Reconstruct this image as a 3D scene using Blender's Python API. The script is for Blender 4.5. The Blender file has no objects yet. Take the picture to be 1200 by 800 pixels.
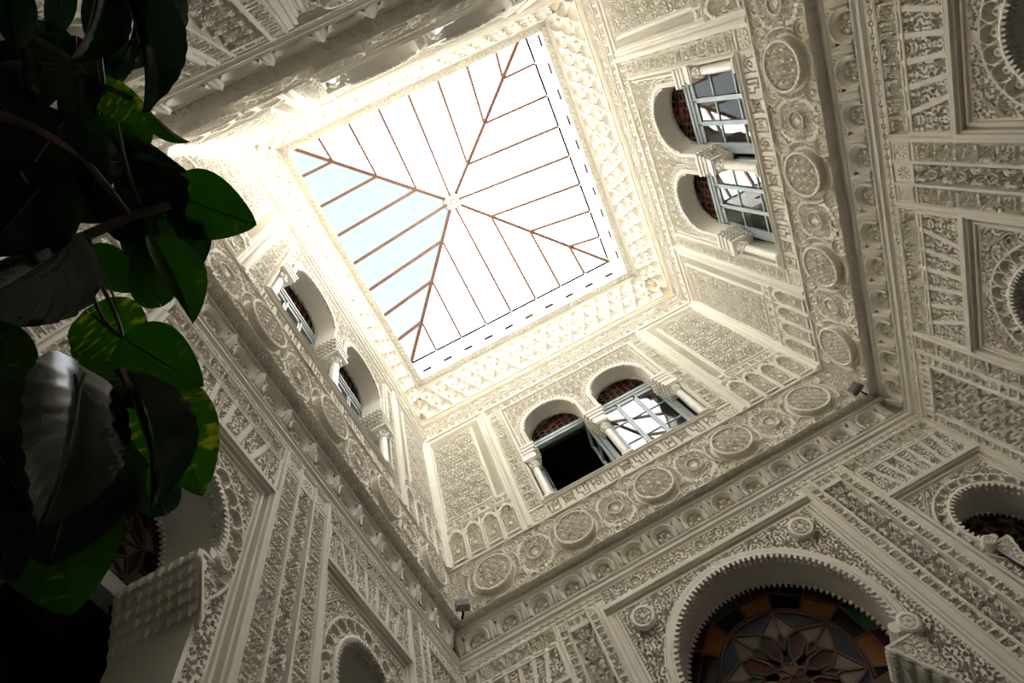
import bpy, math, random
import numpy as np
from mathutils import Matrix, Vector

# ------------------------------------------------------------------ camera, sky, sun, exposure
S = bpy.context.scene
COL = S.collection
cam_data = bpy.data.cameras.new('camera')
cam = bpy.data.objects.new('camera', cam_data)
COL.objects.link(cam)
S.camera = cam
cam_data.sensor_width = 36.0
cam_data.lens = 644.4 * 36.0 / 1200.0
cam_data.clip_start = 0.02


def rodrigues(r):
    th = float(np.linalg.norm(r)); k = np.array(r) / th
    K = np.array([[0, -k[2], k[1]], [k[2], 0, -k[0]], [-k[1], k[0], 0]])
    return np.eye(3) + math.sin(th) * K + (1 - math.cos(th)) * K @ K


RC = rodrigues([0.399, -0.1639, -0.4591]).T @ np.diag([1, -1, -1])
cam.matrix_world = Matrix([list(RC[i]) + [0.0] for i in range(3)] + [[0, 0, 0, 1]])

world = bpy.data.worlds.new('sky'); S.world = world
world.use_nodes = True
wn = world.node_tree; wn.nodes.clear()
w_out = wn.nodes.new('ShaderNodeOutputWorld')
w_bg = wn.nodes.new('ShaderNodeBackground')
w_tc = wn.nodes.new('ShaderNodeTexCoord')
w_nz = wn.nodes.new('ShaderNodeTexNoise'); w_nz.inputs['Scale'].default_value = 1.6
w_rp = wn.nodes.new('ShaderNodeValToRGB')
w_rp.color_ramp.elements[0].position = 0.35; w_rp.color_ramp.elements[0].color = (0.93, 0.98, 1.0, 1)
w_rp.color_ramp.elements[1].position = 0.65; w_rp.color_ramp.elements[1].color = (1.0, 0.99, 0.96, 1)
wn.links.new(w_tc.outputs['Generated'], w_nz.inputs['Vector'])
wn.links.new(w_nz.outputs['Fac'], w_rp.inputs['Fac'])
wn.links.new(w_rp.outputs['Color'], w_bg.inputs['Color'])
w_sx = wn.nodes.new('ShaderNodeSeparateXYZ'); wn.links.new(w_tc.outputs['Generated'], w_sx.inputs['Vector'])
w_mr = wn.nodes.new('ShaderNodeMapRange')          # hazy sky, brighter towards the horizon
w_mr.inputs['From Min'].default_value = 0.35; w_mr.inputs['From Max'].default_value = 1.0
w_mr.inputs['To Min'].default_value = 12.0; w_mr.inputs['To Max'].default_value = 6.0
wn.links.new(w_sx.outputs['Z'], w_mr.inputs['Value'])
wn.links.new(w_mr.outputs['Result'], w_bg.inputs['Strength'])
wn.links.new(w_bg.outputs['Background'], w_out.inputs['Surface'])

sun_d = bpy.data.lights.new('sun', 'SUN'); sun = bpy.data.objects.new('sun', sun_d); COL.objects.link(sun)
sun_d.energy = 13.0; sun_d.color = (1.0, 0.95, 0.86); sun_d.angle = math.radians(22)
sun_dir = Vector((-0.72, -0.70, -0.86))            # travels towards the near left corner, downwards
sun.rotation_euler = sun_dir.to_track_quat('-Z', 'Y').to_euler()
sun.location = (10, 10, 20)

S.view_settings.view_transform = 'Standard'
S.view_settings.look = 'None'
S.view_settings.gamma = 1.0
S.view_settings.use_curve_mapping = False
S.view_settings.exposure = 0.62
S.cycles.max_bounces = 10; S.cycles.diffuse_bounces = 6
S.cycles.transparent_max_bounces = 12
S.cycles.use_denoising = True
S.cycles.sample_clamp_indirect = 8.0

rnd = random.Random(7)
HW = 2.945                       # half width of the court on the upper storey
CX, CY = 1.2435, 2.283           # centre of the court
DL = 0.14                        # set-back of the lower storey walls
PI = math.pi


# ------------------------------------------------------------------ materials
def new_mat(name, col, rough=0.6, metal=0.0, spec=0.4, noise=None, bump=0.0, bscale=60.0):
    m = bpy.data.materials.new(name); m.use_nodes = True
    nt = m.node_tree; b = nt.nodes['Principled BSDF']
    b.inputs['Base Color'].default_value = (*col, 1)
    b.inputs['Roughness'].default_value = rough
    b.inputs['Metallic'].default_value = metal
    b.inputs['Specular IOR Level'].default_value = spec
    tc = nt.nodes.new('ShaderNodeTexCoord')
    if noise:
        c2, sc, p0, p1 = noise
        n = nt.nodes.new('ShaderNodeTexNoise'); n.inputs['Scale'].default_value = sc; n.inputs['Detail'].default_value = 5
        r = nt.nodes.new('ShaderNodeValToRGB')
        r.color_ramp.elements[0].position = p0; r.color_ramp.elements[0].color = (*col, 1)
        r.color_ramp.elements[1].position = p1; r.color_ramp.elements[1].color = (*c2, 1)
        nt.links.new(tc.outputs['Object'], n.inputs['Vector'])
        nt.links.new(n.outputs['Fac'], r.inputs['Fac'])
        nt.links.new(r.outputs['Color'], b.inputs['Base Color'])
    if bump:
        n2 = nt.nodes.new('ShaderNodeTexNoise'); n2.inputs['Scale'].default_value = bscale; n2.inputs['Detail'].default_value = 4
        bp = nt.nodes.new('ShaderNodeBump'); bp.inputs['Strength'].default_value = bump; bp.inputs['Distance'].default_value = 0.01
        nt.links.new(tc.outputs['Object'], n2.inputs['Vector'])
        nt.links.new(n2.outputs['Fac'], bp.inputs['Height'])
        nt.links.new(bp.outputs['Normal'], b.inputs['Normal'])
    return m


M = {}
M['stucco'] = new_mat('carved stucco', (0.715, 0.672, 0.59), 0.85, spec=0.2, noise=((0.67, 0.62, 0.53), 2.3, 0.45, 0.80), bump=0.12, bscale=90)
M['smooth'] = new_mat('smooth plaster', (0.71, 0.675, 0.605), 0.7, spec=0.25, noise=((0.67, 0.625, 0.54), 5.0, 0.5, 0.8))
M['ochre'] = new_mat('ochre tinted moulding', (0.66, 0.52, 0.34), 0.8, spec=0.2, noise=((0.76, 0.66, 0.50), 4.0, 0.35, 0.7))
M['boss'] = new_mat('grey white plaster', (0.42, 0.41, 0.38), 0.8)
M['white'] = new_mat('white limewash', (0.66, 0.65, 0.62), 0.8, spec=0.2, bump=0.3, bscale=25)
M['marble'] = new_mat('cream marble', (0.80, 0.76, 0.68), 0.35, noise=((0.70, 0.64, 0.54), 9.0, 0.45, 0.75))
M['beam'] = new_mat('brown painted iron', (0.09, 0.033, 0.017), 0.55, noise=((0.13, 0.05, 0.022), 6.0, 0.3, 0.7))
M['iron_slot_shade'] = new_mat('dark iron and slot shade', (0.006, 0.003, 0.003), 0.8, spec=0.0)  # iron parts, and the shade painted into the upstand slots
M['frame'] = new_mat('grey blue paint', (0.36, 0.42, 0.44), 0.45, noise=((0.44, 0.50, 0.52), 12.0, 0.3, 0.7))
M['wood'] = new_mat('dark red wood', (0.05, 0.02, 0.012), 0.5, noise=((0.08, 0.03, 0.018), 14.0, 0.3, 0.7))
M['floor'] = new_mat('low bounce court floor', (0.06, 0.052, 0.045), 0.4, noise=((0.045, 0.04, 0.035), 3.0, 0.4, 0.7))  # unseen floor, colour set dark to lessen bounce light on the walls
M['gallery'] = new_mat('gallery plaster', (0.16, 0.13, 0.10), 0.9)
M['lamp_body'] = new_mat('grey green enamel', (0.20, 0.20, 0.155), 0.5)
M['lamp_glass'] = new_mat('unlit lamp glass', (0.02, 0.02, 0.02), 0.1)


def glass_mat(name, tint, refl=1.0, rough=0.0, dark=None):
    """Thin glazing: see-through where looked at straight, mirror-like at a slant."""
    m = bpy.data.materials.new(name); m.use_nodes = True
    nt = m.node_tree; nt.nodes.clear()
    out = nt.nodes.new('ShaderNodeOutputMaterial')
    tr = nt.nodes.new('ShaderNodeBsdfTransparent'); tr.inputs['Color'].default_value = (*tint, 1)
    gl = nt.nodes.new('ShaderNodeBsdfGlossy'); gl.inputs['Roughness'].default_value = rough
    fr = nt.nodes.new('ShaderNodeFresnel'); fr.inputs['IOR'].default_value = 1.52
    mx = nt.nodes.new('ShaderNodeMixShader')
    ml = nt.nodes.new('ShaderNodeMath'); ml.operation = 'MULTIPLY'; ml.inputs[1].default_value = refl
    nt.links.new(fr.outputs['Fac'], ml.inputs[0])
    nt.links.new(ml.outputs[0], mx.inputs['Fac'])
    base = tr
    if dark:
        df = nt.nodes.new('ShaderNodeBsdfDiffuse'); df.inputs['Color'].default_value = (*dark, 1)
        m2 = nt.nodes.new('ShaderNodeMixShader'); m2.inputs['Fac'].default_value = 0.6
        nt.links.new(tr.outputs[0], m2.inputs[1]); nt.links.new(df.outputs[0], m2.inputs[2]); base = m2
    nt.links.new(base.outputs[0], mx.inputs[1])
    nt.links.new(gl.outputs['BSDF'], mx.inputs[2])
    nt.links.new(mx.outputs['Shader'], out.inputs['Surface'])
    return m


M['sky_glass'] = glass_mat('skylight glass', (0.95, 0.96, 0.96), 0.5)
M['sky_glass_tint'] = glass_mat('pale cyan skylight glass', (0.100, 0.110, 0.108), 0.5)
M['glass'] = glass_mat('window glass', (0.75, 0.8, 0.8), 2.2)
for k, c in dict(red=(0.13, 0.02, 0.015), orange=(0.42, 0.15, 0.035), green=(0.02, 0.12, 0.06), blue=(0.035, 0.045, 0.11),
                 pale=(0.40, 0.34, 0.26), black=(0.012, 0.01, 0.01), maroon=(0.07, 0.018, 0.02)).items():
    M['sg_' + k] = new_mat('stained glass ' + k, tuple(x * .5 for x in c), 0.18, spec=0.25, noise=(tuple(x * 0.35 for x in c), 8.0, 0.3, 0.7))


def leaf_mat(name, green, yellow, amount, rough):
    m = bpy.data.materials.new(name); m.use_nodes = True
    nt = m.node_tree; b = nt.nodes['Principled BSDF']; out = nt.nodes['Material Output']
    tc = nt.nodes.new('ShaderNodeTexCoord')
    mp = nt.nodes.new('ShaderNodeMapping'); mp.inputs['Scale'].default_value = (2.2, 9.0, 1.0)
    mp.inputs['Rotation'].default_value = (0, 0, 0.6)
    n = nt.nodes.new('ShaderNodeTexNoise'); n.inputs['Scale'].default_value = 1.6; n.inputs['Detail'].default_value = 6
    r = nt.nodes.new('ShaderNodeValToRGB')
    r.color_ramp.elements[0].position = amount; r.color_ramp.elements[0].color = (*green, 1)
    r.color_ramp.elements[1].position = amount + 0.12; r.color_ramp.elements[1].color = (*yellow, 1)
    oi = nt.nodes.new('ShaderNodeObjectInfo')
    ad = nt.nodes.new('ShaderNodeVectorMath'); ad.operation = 'ADD'
    nt.links.new(tc.outputs['UV'], mp.inputs['Vector'])
    nt.links.new(mp.outputs['Vector'], ad.inputs[0]); nt.links.new(oi.outputs['Location'], ad.inputs[1])
    nt.links.new(ad.outputs['Vector'], n.inputs['Vector'])
    nt.links.new(n.outputs['Fac'], r.inputs['Fac'])
    nt.links.new(r.outputs['Color'], b.inputs['Base Color'])
    b.inputs['Roughness'].default_value = rough; b.inputs['Specular IOR Level'].default_value = 0.4
    tl = nt.nodes.new('ShaderNodeBsdfTranslucent')
    hs = nt.nodes.new('ShaderNodeHueSaturation'); hs.inputs['Value'].default_value = 1.1; hs.inputs['Saturation'].default_value = 1.15
    nt.links.new(r.outputs['Color'], hs.inputs['Color']); nt.links.new(hs.outputs['Color'], tl.inputs['Color'])
    mx = nt.nodes.new('ShaderNodeMixShader'); mx.inputs['Fac'].default_value = 0.5
    nt.links.new(b.outputs[0], mx.inputs[1]); nt.links.new(tl.outputs[0], mx.inputs[2])
    nt.links.new(mx.outputs[0], out.inputs['Surface'])
    return m


M['leaf_dark'] = leaf_mat('dark glossy leaf', (0.006, 0.014, 0.006), (0.012, 0.022, 0.006), 0.60, 0.17)
M['leaf_green'] = leaf_mat('green leaf', (0.010, 0.040, 0.004), (0.09, 0.12, 0.012), 0.62, 0.35)
M['leaf_varieg'] = leaf_mat('variegated leaf', (0.016, 0.065, 0.006), (0.22, 0.24, 0.04), 0.54, 0.38)
M['stem'] = new_mat('brown green stem', (0.045, 0.035, 0.018), 0.6, noise=((0.09, 0.055, 0.03), 10.0, 0.4, 0.7))


# ------------------------------------------------------------------ object helpers
def setp(o, label=None, cat=None, group=None, kind=None):
    if label: o['label'] = label
    if cat: o['category'] = cat
    if group: o['group'] = group
    if kind: o['kind'] = kind
    return o


def empty(name, loc=(0, 0, 0), rz=0.0, label=None, cat=None, group=None, kind=None):
    o = bpy.data.objects.new(name, None); COL.objects.link(o)
    o.location = loc; o.rotation_euler = (0, 0, rz); o.empty_display_size = 0.2
    return setp(o, label, cat, group, kind)


def inst(name, me, parent=None, loc=(0, 0, 0), rot=(0, 0, 0), scale=(1, 1, 1)):
    o = bpy.data.objects.new(name, me); COL.objects.link(o)
    o.parent = parent; o.location = loc; o.rotation_euler = rot; o.scale = scale
    return o


class MB:
    """collects geometry for one mesh"""
    def __init__(s): s.v = []; s.f = []; s.mi = []

    def add(s, vs, fs, mi=0):
        n = len(s.v); s.v += [tuple(p) for p in vs]
        s.f += [tuple(i + n for i in f) for f in fs]; s.mi += [mi] * len(fs)

    def box(s, x0, x1, y0, y1, z0, z1, mi=0):
        s.add([(x0, y0, z0), (x1, y0, z0), (x1, y1, z0), (x0, y1, z0), (x0, y0, z1), (x1, y0, z1), (x1, y1, z1), (x0, y1, z1)],
              [(0, 3, 2, 1), (4, 5, 6, 7), (0, 1, 5, 4), (1, 2, 6, 5), (2, 3, 7, 6), (3, 0, 4, 7)], mi)

    def bar(s, a, b, w, h, up=(0, 0, 1), mi=0):
        a = Vector(a); b = Vector(b); t = (b - a).normalized(); sd = t.cross(Vector(up)).normalized(); u = sd.cross(t)
        vs = []
        for p in (a, b):
            for i, j in ((-1, -1), (1, -1), (1, 1), (-1, 1)): vs.append(p + sd * (w / 2 * i) + u * (h / 2 * j))
        s.add(vs, [(0, 3, 2, 1), (4, 5, 6, 7), (0, 1, 5, 4), (1, 2, 6, 5), (2, 3, 7, 6), (3, 0, 4, 7)], mi)

    def lathe(s, prof, n=20, c=(0, 0, 0), mi=0):
        vs = []
        for r, z in prof:
            for k in range(n):
                a = 2 * PI * k / n; vs.append((c[0] + r * math.cos(a), c[1] + r * math.sin(a), c[2] + z))
        fs = []
        for i in range(len(prof) - 1):
            for k in range(n):
                k2 = (k + 1) % n; fs.append((i * n + k, i * n + k2, (i + 1) * n + k2, (i + 1) * n + k))
        s.add(vs, fs, mi)

    def lathe_y(s, prof, n=24, c=(0, 0, 0), mi=0):
        """revolve (r, d) about the depth axis"""
        vs = []
        for r, d in prof:
            for k in range(n):
                a = 2 * PI * k / n; vs.append((c[0] + r * math.cos(a), c[1] + d, c[2] + r * math.sin(a)))
        fs = []
        for i in range(len(prof) - 1):
            for k in range(n):
                k2 = (k + 1) % n; fs.append((i * n + k, i * n + k2, (i + 1) * n + k2, (i + 1) * n + k))
        s.add(vs, fs, mi)

    def sweep(s, path, prof, mi=0):
        """path: list of (x, z, nx, nz); prof: list of (offset outwards, depth)"""
        vs = []
        for x, z, nx, nz in path:
            for o, d in prof: vs.append((x + nx * o, d, z + nz * o))
        m = len(prof); fs = []
        for i in range(len(path) - 1):
            for j in range(m - 1): fs.append((i * m + j, i * m + j + 1, (i + 1) * m + j + 1, (i + 1) * m + j))
        s.add(vs, fs, mi)

    def prism(s, pts, d0, d1, mi=0):
        """polygon pts (x, z) extruded in depth"""
        n = len(pts)
        s.add([(x, d0, z) for x, z in pts] + [(x, d1, z) for x, z in pts],
              [tuple(range(n)), tuple(range(2 * n - 1, n - 1, -1))] + [(i, i + n, (i + 1) % n + n, (i + 1) % n) for i in range(n)], mi)

    def tube(s, pts, rads, n=8, mi=0):
        pts = [Vector(p) for p in pts]; rings = []
        for i, p in enumerate(pts):
            t = (pts[min(i + 1, len(pts) - 1)] - pts[max(i - 1, 0)]).normalized()
            a = t.cross(Vector((0.3, 0.2, 1))).normalized(); b = t.cross(a)
            rings.append([p + (a * math.cos(2 * PI * k / n) + b * math.sin(2 * PI * k / n)) * rads[i] for k in range(n)])
        vs = [q for r in rings for q in r]; fs = []
        for i in range(len(pts) - 1):
            for k in range(n): fs.append((i * n + k, i * n + (k + 1) % n, (i + 1) * n + (k + 1) % n, (i + 1) * n + k))
        fs.append(tuple(range(n - 1, -1, -1))); fs.append(tuple((len(pts) - 1) * n + k for k in range(n)))
        s.add(vs, fs, mi)

    def mesh(s, name, mats, smooth=False):
        me = bpy.data.meshes.new(name); me.from_pydata([tuple(p) for p in s.v], [], s.f)
        for m in (mats if isinstance(mats, (list, tuple)) else [mats]): me.materials.append(m)
        if len(set(s.mi)) > 1: me.polygons.foreach_set('material_index', s.mi)
        if smooth: me.polygons.foreach_set('use_smooth', [True] * len(s.f))
        me.update(); return me


# ------------------------------------------------------------------ carved relief: numpy canvases turned into real geometry
def seg_dist(X, Y, a, b):
    ax, ay = a; bx, by = b; dx, dy = bx - ax, by - ay; L = dx * dx + dy * dy + 1e-12
    t = np.clip(((X - ax) * dx + (Y - ay) * dy) / L, 0, 1)
    return np.hypot(X - ax - t * dx, Y - ay - t * dy)


class Tile:
    """periodic raster of 0..1 height"""
    def __init__(s, w, h, c, per=(True, True)):
        s.nw = max(4, round(w / c)); s.nh = max(4, round(h / c)); s.w, s.h, s.c = w, h, c; s.per = per
        x = (np.arange(s.nw) + .5) * w / s.nw; y = (np.arange(s.nh) + .5) * h / s.nh
        s.X, s.Y = np.meshgrid(x, y); s.A = np.zeros_like(s.X)

    def _put(s, fn, w, lo=0.0, hi=1.0):
        ox = (-1, 0, 1) if s.per[0] else (0,); oy = (-1, 0, 1) if s.per[1] else (0,)
        for i in ox:
            for j in oy:
                d = fn(s.X - i * s.w, s.Y - j * s.h)
                v = np.clip((w / 2 - d) / (s.c * 0.7) + .5, 0, 1)
                s.A = np.maximum(s.A, v * hi)

    def line(s, pts, w, hi=1.0):
        for a, b in zip(pts[:-1], pts[1:]): s._put(lambda X, Y: seg_dist(X, Y, a, b), w, hi=hi)

    def ring(s, cx, cy, r, w, hi=1.0): s._put(lambda X, Y: np.abs(np.hypot(X - cx, Y - cy) - r), w, hi=hi)
    def disc(s, cx, cy, r, hi=1.0): s._put(lambda X, Y: np.hypot(X - cx, Y - cy), 2 * r, hi=hi)

    def leaf(s, cx, cy, a, l, w, hi=1.0):
        ca, sa = math.cos(a), math.sin(a)

        def f(X, Y):
            u = (X - cx) * ca + (Y - cy) * sa; v = -(X - cx) * sa + (Y - cy) * ca
            t = np.clip(u / l, 0, 1); hw = w * np.sin(PI * np.sqrt(t)) * .5
            return np.where((u < 0) | (u > l), 1.0, np.abs(v) - hw) + s.c
        s._put(f, 2 * s.c, hi=hi)

    def spiral(s, cx, cy, R, a0, turns, w, dirn=1, hi=1.0):
        n = int(14 * turns) + 3; pts = []
        for i in range(n):
            t = i / (n - 1); r = R * (1 - .82 * t); a = a0 + dirn * turns * 2 * PI * t
            pts.append((cx + r * math.cos(a), cy + r * math.sin(a)))
        s.line(pts, w, hi); s.disc(*pts[-1], w * .8, hi)


def tile_leafy(w, h, c, seed, sw=None):
    r = random.Random(seed); t = Tile(w, h, c); sw = sw or c * 1.5
    m = w / 2
    for sg in (-1, 1):
        t.spiral(m + sg * w * .24, h * .26, w * .17, PI / 2 - sg * 1.2, 1.3, sw, -sg)
        t.spiral(m + sg * w * .26, h * .76, w * .16, -PI / 2 + sg * .8, 1.2, sw, sg)
        t.leaf(m + sg * w * .05, h * .45, PI / 2 - sg * .9, h * .22, sw * 2.2)
        t.leaf(m + sg * w * .42, h * .40, PI / 2 + sg * .5, h * .24, sw * 2.0)
        t.leaf(m + sg * w * .10, h * .98, PI / 2 - sg * .6, h * .2, sw * 2)
        t.line([(m, h * .05), (m + sg * w * .12, h * .14), (m + sg * w * .24, h * .12)], sw)
    t.leaf(m, h * .08, PI / 2, h * .3, sw * 2.6); t.disc(m, h * .62, sw * 1.0); t.ring(m, h * .62, sw * 2.0, sw * .8)
    t.leaf(m, h * .74, PI / 2, h * .2, sw * 2.2)
    for _ in range(6): t.disc(r.uniform(0, w), r.uniform(0, h), sw * .7)
    return 1 - t.A


def tile_curls(w, h, c, seed, d, sw):
    """solid surface cut by evenly spread little curls, drops and dots, mirrored about its middle"""
    r = random.Random(seed); t = Tile(w, h, c); pts = []
    for _ in range(4000):
        x, y = r.uniform(d * .45, w / 2 - d * .42), r.uniform(0, h)
        if all((x - a) ** 2 + min(abs(y - b), h - abs(y - b)) ** 2 > (d * .93) ** 2 for a, b in pts): pts.append((x, y))
    for x, y in pts:
        k = r.random(); a0 = r.uniform(0, 2 * PI); dr = r.choice((-1, 1)); tn = r.uniform(.5, .85)
        for sg in (0, 1):
            X = w - x if sg else x; A = PI - a0 if sg else a0; D = -dr if sg else dr
            if k < .62:
                n = 7; R = d * .34; q = [(X + R * math.cos(A + D * tn * 2 * PI * i / n), y + R * math.sin(A + D * tn * 2 * PI * i / n)) for i in range(n + 1)]; t.line(q, sw)
            elif k < .85: t.leaf(X - d * .4 * math.cos(A), y - d * .4 * math.sin(A), A, d * .85, d * .42)
            else: t.disc(X, y, sw * .75); t.line([(X, y), (X + d * .3 * math.cos(A), y + d * .3 * math.sin(A))], sw)
    n = int(h / d)
    for i in range(n): t.disc(w / 2, (i + .5) * h / n, sw * .6); t.leaf(0, (i + .1) * h / n, PI / 2, h / n * .8, sw * 1.5)
    return 1 - t.A


def tile_lattice(p, c):
    t = Tile(p, p, c); t.line([(0, 0), (p, p)], .013); t.line([(0, p), (p, 0)], .013); t.disc(p / 2, 0, .009); t.disc(0, p / 2, .009)
    return t.A


def tile_floral(w, h, c):
    """deep rosette relief"""
    t = Tile(w, h, c); m = w / 2
    t.ring(m, h * .5, w * .21, .014); t.disc(m, h * .5, w * .08)
    for k in range(8): t.leaf(m + .09 * w * math.cos(k * PI / 4), h * .5 + .09 * w * math.sin(k * PI / 4), k * PI / 4, w * .13, .022, .85)
    for k in range(6):
        a = k * PI / 3 + PI / 6; t.leaf(m + .25 * w * math.cos(a), h * .5 + .25 * w * math.sin(a), a, w * .22, w * .12, .8)
    for sg in (-1, 1):
        t.spiral(m + sg * w * .28, h * .12, w * .13, 0 if sg < 0 else PI, 1.2, w * .075, sg, .9)
        t.spiral(m + sg * w * .28, h * .88, w * .13, 0 if sg < 0 else PI, 1.2, w * .075, -sg, .9)
        t.leaf(m + sg * w * .10, h * .0, PI / 2 - sg * .5, h * .2, w * .10, .9)
        t.leaf(m + sg * w * .48, h * .34, PI / 2, h * .3, w * .1, .7)
    return t.A


def strip_script(L, h, c, seed, cell=None, wd=None):
    """run of angular Arabic-style lettering on a leafy ground"""
    r = random.Random(seed); t = Tile(L, h, c, (True, False)); w = wd or (.013 if h > .13 else .010)
    n = max(1, round(L / (cell or h * .95))); p = L / n
    for k in range(n):
        x = k * p
        if cell is not None: t.line([(x, 0), (x, h)], .012)
        y0, y1 = h * .12, h * .9
        q = (p - w * 2) / 4; xs = [x + w * 1.4 + q * i for i in range(4)]
        kind = (k + seed) % 4
        if kind == 0:
            for i in (0, 1, 3): t.line([(xs[i], y0), (xs[i], y1 * r.uniform(.8, 1))], w)
            t.line([(xs[0], y0), (xs[3], y0)], w); t.ring(xs[2], h * .55, q * .45, w * .8); t.disc(xs[2], y1, w * .7)
        elif kind == 1:
            t.ring((xs[1] + xs[2]) / 2, h * .52, min(q * 1.2, h * .32), w); t.disc((xs[1] + xs[2]) / 2, h * .52, w * .9)
            for i in (0, 3): t.line([(xs[i], y0), (xs[i] + (w if i == 0 else -w), h * .35), (xs[i], y1)], w)
            for a in range(4): t.leaf((xs[1] + xs[2]) / 2, h * .52, a * PI / 2 + PI / 4, h * .4, w * 1.6)
        elif kind == 2:
            t.line([(xs[0], y1), (xs[0], h * .45), (xs[1], h * .45), (xs[1], y0), (xs[3], y0)], w)
            t.line([(xs[2], y1), (xs[2], h * .35)], w); t.line([(xs[3], y0), (xs[3], y1), (xs[2] + w, y1)], w)
            t.disc(xs[1], y1 * .88, w * .8)
        else:
            t.spiral((xs[1] + xs[2]) / 2, h * .42, min(q * 1.3, h * .3), PI, 1.2, w, -1)
            t.line([(xs[0], y0), (xs[0], y1)], w); t.line([(xs[3], y0), (xs[3], h * .6), (xs[2], y1)], w)
            t.leaf(xs[1], h * .75, .3, q * 1.6, w * 1.7)
        for _ in range(3): t.disc(x + r.uniform(.1, .9) * p, r.uniform(.15, .85) * h, w * .6)
    return 1 - t.A


DEEP = 1.7


def overlay(A, L, h, c, seed, d=.032, sw=.008):
    """leafy ground cut into the flats between the letters"""
    B = tile_curls(.30, h, c, seed, d, sw); ny, nx = A.shape; k = int(math.ceil(nx / B.shape[1]))
    T_ = np.tile(B, (1, k))[:, :nx]; iy = np.minimum((np.arange(ny) * T_.shape[0] / ny).astype(int), T_.shape[0] - 1)
    return np.minimum(A, .68 + .32 * T_[iy])


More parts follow.
